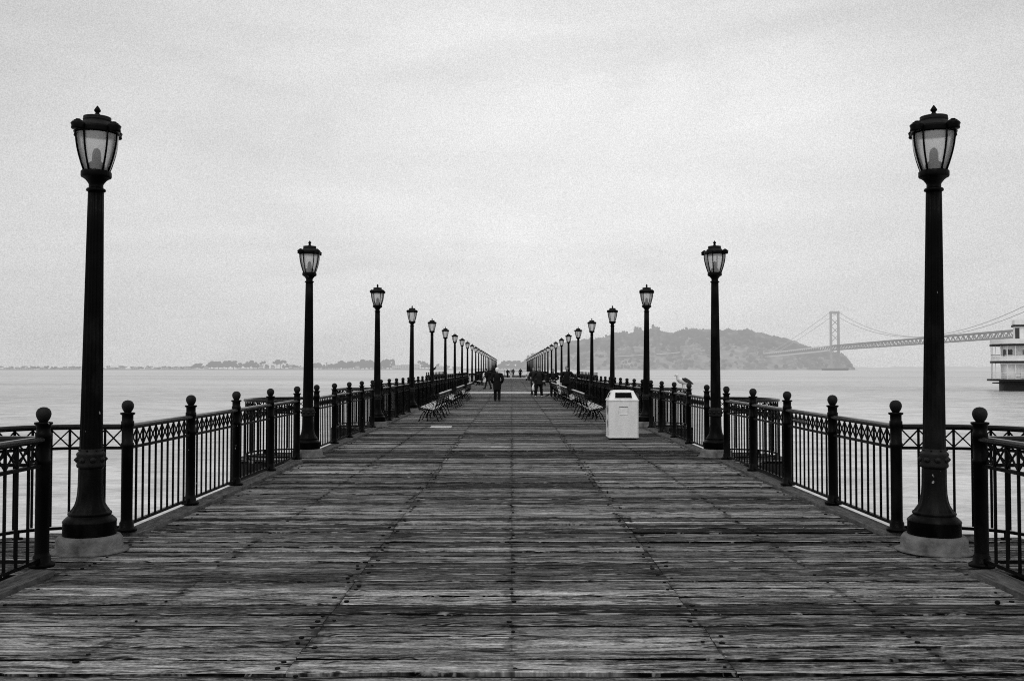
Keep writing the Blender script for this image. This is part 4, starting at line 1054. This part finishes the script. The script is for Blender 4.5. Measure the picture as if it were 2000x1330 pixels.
tag(fo.build('island_woodland', M['forest'], fix=False), kind='stuff', label='dark woodland covering the island hill', cat='woodland')
# single trees breaking the skyline
for i, (xp, e) in enumerate(((1217, 12), (1222, 11), (1243, 12), (1249, 13), (1277, 12), (1285, 12), (1296, 10), (1333, 10), (1341, 12), (1350, 11), (1362, 12), (1373, 11), (1412, 12), (1424, 13), (1437, 12), (1449, 11), (1462, 12), (1476, 10), (1181, 10), (1186, 11), (1153, 10), (1165, 9), (1032, 9), (1040, 9), (1530, 9), (1558, 9), (1240, 10), (1256, 9), (1308, 9), (1500, 9))):
    e *= 1.1 if xp < 1290 else .85; p = hill_pt(xp, 1.0); tree(p.x, p.y - 2, e * 1.9, e * 1.5, 'round', i % 3, 'hazy tree rising above the skyline of the wooded island', 'trees on the island ridge', z0=p.z)
# road walls on the slope
def strip_on_hill(name, pts, hgt, label, cat):
    m = MB(); vs = []; fs = []
    P = []
    for (a, b) in zip(pts, pts[1:]):
        for k in range(8): P.append((a[0] + (b[0] - a[0]) * k / 8, a[1] + (b[1] - a[1]) * k / 8))
    for (xp, yp) in P:
        # find v where hill projects to yp, walking from shore up
        best = .5
        for j in range(1, 100):
            v = j / 100; q = hill_pt(xp, v)
            if HY - (q.z - CH) / q.y * F <= yp: best = v; break
        q = hill_pt(xp, best); Yq = q.y - 22
        zc = pz(yp, Yq)
        vs += [(px(xp, Yq), Yq, zc - hgt / 2), (px(xp, Yq), Yq, zc + hgt / 2), (px(xp, Yq), Yq + 30, zc + hgt / 2)]
    n = len(P)
    for i in range(n - 1):
        for j in range(2): fs.append((i * 3 + j, (i + 1) * 3 + j, (i + 1) * 3 + j + 1, i * 3 + j + 1))
    m.add(vs, fs); return tag(m.build(name, M['road_far'], fix=False), label, cat)
strip_on_hill('retaining_wall', [(1206, 696), (1245, 694), (1262, 692.5)], 1.9, 'pale retaining wall low on the island slope, left piece', 'wall')
strip_on_hill('retaining_wall', [(1282, 691), (1300, 691), (1332, 687.5)], 2.9, 'pale retaining wall across the middle of the island, brightest piece', 'wall')
strip_on_hill('retaining_wall', [(1368, 685), (1388, 683.5)], 3.0, 'short pale retaining wall beside the tallest right lamps on the island', 'wall')
for (xp, yp, w_, h_, lab) in ((1177, 680, 14, 4.5, 'pale building on the island slope left of the fourth right lamp'), (1193, 676, 16, 4, 'long pale building high on the left slope of the island'), (1208, 671, 10, 3, 'small pale building near the island treetops'), (1180, 695, 6, 3, 'tiny pale hut low on the island slope'), (1593, 688, 7, 3.5, 'pale building under the bridge deck on the island tip'), (1660, 716, 8, 3, 'pale shed on the outer tip of the island')):
    best = .5
    for j in range(1, 100):
        q = hill_pt(xp, j / 100)
        if HY - (q.z - CH) / q.y * F <= yp: best = j / 100; break
    q = hill_pt(xp, best); Yq = q.y - 16
    far_house(px(xp, Yq), Yq, pz(yp + h_ / 2, Yq), w_ * Yq / F, h_ * Yq / F * .8, 12, lab, None, flat=True, nwin=4)

# ------------------------------------------------------------------ bridge
br = empty('suspension_bridge', (748, 2252, WZ), label='grey double deck suspension bridge with one cross braced tower crossing to the island', cat='bridge')
TH = pz(609, 2252) - WZ; LG = 17.6
def BY(y): return y - 2252
tw = MB(); lw = 4.6
for sx in (-1, 1):
    x = sx * LG / 2
    for (z0, z1, w0, w1) in ((7, 50, 4.4, 3.7), (50, TH, 3.7, 3.0)):
        for dy in (-2, 2):
            tw.add([(x - w0 / 2, dy - 2.2, z0), (x + w0 / 2, dy - 2.2, z0), (x + w0 / 2, dy + 2.2, z0), (x - w0 / 2, dy + 2.2, z0), (x - w1 / 2, dy - 2, z1), (x + w1 / 2, dy - 2, z1), (x + w1 / 2, dy + 2, z1), (x - w1 / 2, dy + 2, z1)],
                   [(0, 1, 5, 4), (1, 2, 6, 5), (2, 3, 7, 6), (3, 0, 4, 7), (3, 2, 1, 0), (4, 5, 6, 7)])
tower = tw.build('tower', M['bridge'], br)
levels = [10, 30, 48, 66, 84, 102, 120]
br_ = MB()
for a, b in zip(levels, levels[1:]):
    if a == 48: continue
    hi = LG / 2 - 1
    br_.bar((-hi, -4, a + 1), (hi, -4, b - 1), 1.4, 1.4, (0, 1, 0)); br_.bar((-hi, -3, b - 1), (hi, -3, a + 1), 1.4, 1.4, (0, 1, 0))
br_.build('cross_braces', M['bridge'], tower, fix=False)
hb = MB(); hb.box(-LG / 2 - 1.8, LG / 2 + 1.8, -4.5, 4.5, TH - 4.5, TH + .5); hb.box(-LG / 2 - 1.5, LG / 2 + 1.5, -4, 4, 26, 30)
for k in range(5): hb.box(-10 + k * 4.6, -8.6 + k * 4.6, -4.4, -3.2, TH + .5, TH + 2.2)
hb.build('tower_cap', M['bridge'], tower)
pb = MB(); pb.box(-25, 25, -18, 18, -1, 4.8); pb.build('pier_footing', M['shore'], br)
pf = MB(); 
for sx in (-1, 1): pf.add([(sx * LG / 2 - 8, -10, 4.8), (sx * LG / 2 + 8, -10, 4.8), (sx * LG / 2 + 8, 10, 4.8), (sx * LG / 2 - 8, 10, 4.8), (sx * LG / 2 - 3.4, -8.4, 13), (sx * LG / 2 + 3.4, -8.4, 13), (sx * LG / 2 + 3.4, 8.4, 13), (sx * LG / 2 - 3.4, 8.4, 13)], [(0, 1, 5, 4), (1, 2, 6, 5), (2, 3, 7, 6), (3, 0, 4, 7), (4, 5, 6, 7)])
pf.build('tower_foot', M['bridge'], br)
# deck truss: world Y 1180 .. 2960
def deck_z(Y):   # lower chord above water
    if Y <= 2252: return 47.2 + (2252 - Y) * .004
    return 47.2 - (Y - 2252) * .0145
dk = MB(); tr_ = MB(); dkt = MB(); webs = []; far_d = MB()
for sx in (-1, 1):
    x = sx * (LG / 2 - .5); tr_ = MB(); webs.append(tr_)
    Y = 1100
    while Y < 2960:
        Y2 = Y + 18.6
        z, z2 = deck_z(Y), deck_z(Y2); h = 10.0
        (dk if Y < 2250 else far_d).bar((x, BY(Y), z), (x, BY(Y2), z2), 1.2, 1.7); (dkt if Y < 2250 else far_d).bar((x, BY(Y), z + h), (x, BY(Y2), z2 + h), 1.2, 2.2)
        zm = deck_z(Y + 9.3)
        tr_.bar((x, BY(Y), z), (x, BY(Y + 9.3), zm + h), .8, 1.0); tr_.bar((x, BY(Y + 9.3), zm + h), (x, BY(Y2), z2), .8, 1.0)
        tr_.bar((x, BY(Y + 9.3), zm), (x, BY(Y + 9.3), zm + h), .6, .6)
        Y = Y2
Y = 1100
while Y < 2960:
    Y2 = min(2962, Y + 93)
    a_, b_ = (dk, dkt) if Y < 2250 else (far_d, far_d)
    a_.bar((0, BY(Y), deck_z(Y) + .2), (0, BY(Y2), deck_z(Y2) + .2), LG - 2, .9); b_.bar((0, BY(Y), deck_z(Y) + 9.4), (0, BY(Y2), deck_z(Y2) + 9.4), LG - 1.6, .9)
    Y = Y2
dk.build('lower_deck', M['bridge_d'], br, fix=False); ud = dkt.build('upper_deck', M['bridge_d'], br, fix=False)
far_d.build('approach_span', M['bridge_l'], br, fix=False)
for wb in webs: wb.build('truss_web', M['bridge_d'], ud, fix=False)
for sx in (-1, 1):
    pts = []
    for i in range(41):
        Y = 1060 + (2252 - 1060) * i / 40; t = (Y - 1740) / 512.0
        pts.append((sx * LG / 2, BY(Y), 61.5 + (TH - 61.5) * t * t))
    MB().tube(pts, .55, 6).build('main_cable', M['bridge_c'], br)
    pts = []
    for i in range(21):
        t = i / 20; Y = 2252 + 520 * t; pts.append((sx * LG / 2, BY(Y), TH + (deck_z(Y) + 12 - TH) * t - 22 * t * (1 - t)))
    MB().tube(pts, .55, 6).build('side_cable', M['bridge_c'], br)

# ------------------------------------------------------------------ ferry
FY = 174.0
fr = empty('paddle_ferry', (84.9, FY, WZ), R(-25), label='white three storey paddle ferry with arched windows cut by the right edge of the photo', cat='ferry')
def plan(xl, hw, xr=34.0, bl=3.6, n=14):
    pts = []
    for i in range(n + 1):
        a = math.pi / 2 + math.pi * i / n
        pts.append((xl + bl + bl * math.cos(a), hw * math.sin(a)))
    pts += [(xr, -hw), (xr + 3, 0), (xr, hw)]
    return pts
Z = lambda v: v - WZ     # heights given above pier deck level
hull = MB(); hull.poly(plan(1.95, 4.2, bl=1.2), -1.0, Z(-0.5)); hull.build('hull', M['fr_dark'], fr)
MB().poly(plan(0, 5.2, bl=4.2), Z(-0.50), Z(-0.18)).build('guard_deck', M['fr_dark'], fr)
MB().poly(plan(.85, 4.6, bl=3.6), Z(-0.98), Z(-0.80)).build('lower_guard', M['fr_dark'], fr)
ld = MB(); ld.poly(plan(2.3, 4.1, bl=.9), Z(-0.18), Z(2.5)); l_ = ld.build('lower_cabin', M['fr_white'], fr)
md = MB().poly(plan(.55, 5.1, bl=4.2), Z(2.62), Z(2.98)); md.build('middle_deck_edge', M['fr_dark'], fr)
MB().poly(plan(.62, 5.03, bl=4.2), Z(2.98), Z(3.12)).build('middle_deck', M['fr_white'], fr)
mc = MB().poly(plan(2.2, 4.1, bl=.9), Z(3.12), Z(5.6)); m_ = mc.build('middle_cabin', M['fr_grey'], fr)
MB().poly(plan(.50, 5.15, bl=4.2), Z(5.62), Z(5.95)).build('eave', M['fr_dark'], fr)
MB().poly(plan(.58, 5.08, bl=4.2), Z(5.95), Z(6.78)).build('roof_fascia', M['fr_white'], fr)
ph = MB().poly(plan(4.3, 2.6, 9.5, .3), Z(6.78), Z(9.0)); p_ = ph.build('pilothouse', M['fr_white'], fr)
MB().poly(plan(4.0, 2.9, 10, .4), Z(9.02), Z(9.3)).build('pilothouse_eave', M['fr_dark'], fr)
pr = MB().poly(plan(4.1, 2.85, 10, .4), Z(9.3), Z(10.15))
for k in range(12): pr.box(4.9 + k * .42, 4.98 + k * .42, -2.78, -2.70, Z(10.1), Z(10.34))
pr.build('pilothouse_roof', M['fr_white'], fr)
for x in (4.5, 5.9, 7.4): MB().box(x, x + .68, -2.64, -2.58, Z(6.9), Z(8.75)).build('window', M['fr_glass'], p_)
def ring_at(xl, hw, xr, bl, step):
    P = plan(xl, hw, xr, bl, 24)[:-2]; P = [p for p in P if p[1] < .1]; P.append((xr, -hw)); 
    return P
for (z0, z1, xl, hw) in ((-.18, 2.62, .75, 4.85), (3.1, 5.62, .75, 4.85)):
    pm = MB(); P = ring_at(xl, hw, 30, 4.2, 1)
    d = 0; tot = plen(P)
    while d < tot:
        q = at_len(P, d); pm.bar((q.x, q.y, Z(z0)), (q.x, q.y, Z(z1)), .11, .11); d += 1.32
    pm.build('deck_posts', M['fr_white'], fr, fix=False)
    rm = MB()
    for zr in ([.25, .55, .9] if z0 < 0 else [3.45, 3.65, 4.0]):
        for a, b in zip(P, P[1:]): rm.bar((a[0], a[1], Z(zr)), (b[0], b[1], Z(zr)), .05, .07)
    rm.build('deck_railing', M['fr_white'] if z0 < 0 else M['fr_white'], fr, fix=False)
    if z0 > 0:
        sk = MB()
        for a, b in zip(P, P[1:]): sk.bar((a[0], a[1], Z(3.5)), (b[0], b[1], Z(3.5)), .03, .75)
        sk.build('bulwark_panel', M['fr_white'], fr, fix=False)
        hr_ = MB()
        for a, b in zip(P, P[1:]): hr_.bar((a[0], a[1], Z(4.06)), (b[0], b[1], Z(4.06)), .06, .07)
        hr_.build('handrail', M['fr_dark'], fr, fix=False)
for k, x in enumerate((2.75, 3.35, 3.78, 5.8, 6.3, 8.4, 9, 11.4, 12)):
    wn = MB(); w2 = .22; pts = [(x - w2, Z(3.85)), (x + w2, Z(3.85)), (x + w2, Z(4.75))] + [(x + w2 * math.cos(a), Z(4.75) + w2 * 1.2 * math.sin(a)) for a in [math.pi * j / 6 for j in range(1, 6)]] + [(x - w2, Z(4.75))]
    n = len(pts); wn.add([(p[0], -4.16, p[1]) for p in pts] + [(p[0], -4.09, p[1]) for p in pts], [tuple(range(n)), tuple(range(n, 2 * n))[::-1]] + [(i, (i + 1) % n, n + (i + 1) % n, n + i) for i in range(n)])
    wn.build('arched_window', M['fr_glass'], m_)
# the rounded cabin end also has two arched windows
for x in (5.2, 9.0, 13.0): MB().box(x, x + .95, -4.16, -4.09, Z(-.1), Z(2.1)).build('cabin_door', M['fr_grey'], l_)
for x in (4.4, 6.6, 10.6): MB().box(x, x + .85, -4.16, -4.09, Z(.15), Z(.85)).build('window_frame', M['fr_dark'], l_); MB().box(x + .07, x + .78, -4.19, -4.165, Z(.22), Z(.78)).build('window_pane', M['fr_white'], l_)
MB().bar((8.2, 0, Z(10.15)), (8.2, 0, Z(13)), .12).build('mast', M['fr_white'], fr)

# ------------------------------------------------------------------ camera, light, sky
cam = bpy.data.cameras.new('camera'); co = bpy.data.objects.new('camera', cam); C.objects.link(co)
cam.sensor_width = 36; cam.lens = F / 2000 * 36; cam.clip_start = 0.1; cam.clip_end = 30000
co.location = (0, 0, CH); co.rotation_euler = (R(90 + math.degrees(math.atan(55 / F))), 0, 0)
cam.shift_x = 0.5 / 2000
scene.camera = co

SUN_EL, SUN_AZ = 55, 195
sl = bpy.data.lights.new('sun', 'SUN'); so = bpy.data.objects.new('sun', sl); C.objects.link(so)
sl.energy = 0.9; sl.angle = R(25); sl.color = (1, 0.99, 0.97)
so.rotation_euler = (R(90 - SUN_EL), 0, R(-15))
wd = bpy.data.worlds.new('World'); scene.world = wd; wd.use_nodes = True
nt = wd.node_tree; nt.nodes.clear()
out = N(nt, 'ShaderNodeOutputWorld')
sk = N(nt, 'ShaderNodeTexSky'); sk.sky_type = 'NISHITA'; sk.sun_disc = False; sk.sun_elevation = R(SUN_EL); sk.sun_rotation = R(SUN_AZ); sk.dust_density = 4
bw = N(nt, 'ShaderNodeRGBToBW'); L(nt, sk.outputs[0], bw.inputs[0])
b1 = N(nt, 'ShaderNodeBackground'); L(nt, bw.outputs[0], b1.inputs[0]); b1.inputs[1].default_value = 0.1
tc = N(nt, 'ShaderNodeTexCoord').outputs['Generated']
xyz = N(nt, 'ShaderNodeSeparateXYZ'); L(nt, tc, xyz.inputs[0])
cl = noise_n(nt, mapping(nt, tc, (1.0, 1.0, 5.5), (3.1, 1.7, 0.4)), 1.3, 6, 0.55, 0.3)
cl2 = noise_n(nt, mapping(nt, tc, (1.0, 1.0, 2.2), (8, 2, 1)), 3.4, 5, 0.6, 0.5)
c = math_n(nt, 'ADD', math_n(nt, 'MULTIPLY', cl, 0.65), math_n(nt, 'MULTIPLY', cl2, 0.35))
cloud = ramp(nt, c, [(0.34, 0.83), (0.5, 1.0), (0.66, 1.13)])
# a brighter patch of cloud high ahead
dv = Vector((0.07, 1, 0.36)).normalized()
dp = N(nt, 'ShaderNodeVectorMath', operation='DOT_PRODUCT'); L(nt, tc, dp.inputs[0]); dp.inputs[1].default_value = dv
glow = ramp(nt, dp.outputs['Value'], [(0.82, 0.0), (0.94, 0.4), (1.0, 1.0)])
lv = math_n(nt, 'ADD', 0.645, math_n(nt, 'MULTIPLY', glow, 0.27))
grain = noise_n(nt, tc, 1000, 0, 0.6)
gr_ = math_n(nt, 'ADD', 0.78, math_n(nt, 'MULTIPLY', grain, 0.44))
val = math_n(nt, 'MULTIPLY', math_n(nt, 'MULTIPLY', lv, cloud), gr_)
b2 = N(nt, 'ShaderNodeBackground'); L(nt, val, b2.inputs[0]); b2.inputs[1].default_value = 1.0
mx = N(nt, 'ShaderNodeMixShader'); mx.inputs[0].default_value = 0.9; L(nt, b1.outputs[0], mx.inputs[1]); L(nt, b2.outputs[0], mx.inputs[2])
L(nt, mx.outputs[0], out.inputs[0])

scene.view_settings.view_transform = 'Standard'; scene.view_settings.look = 'None'
scene.view_settings.exposure = 0; scene.view_settings.gamma = 1
scene.render.engine = 'CYCLES'
scene.cycles.max_bounces = 6; scene.cycles.transparent_max_bounces = 10
scene.cycles.use_denoising = False
scene.cycles.filter_width = 1.05
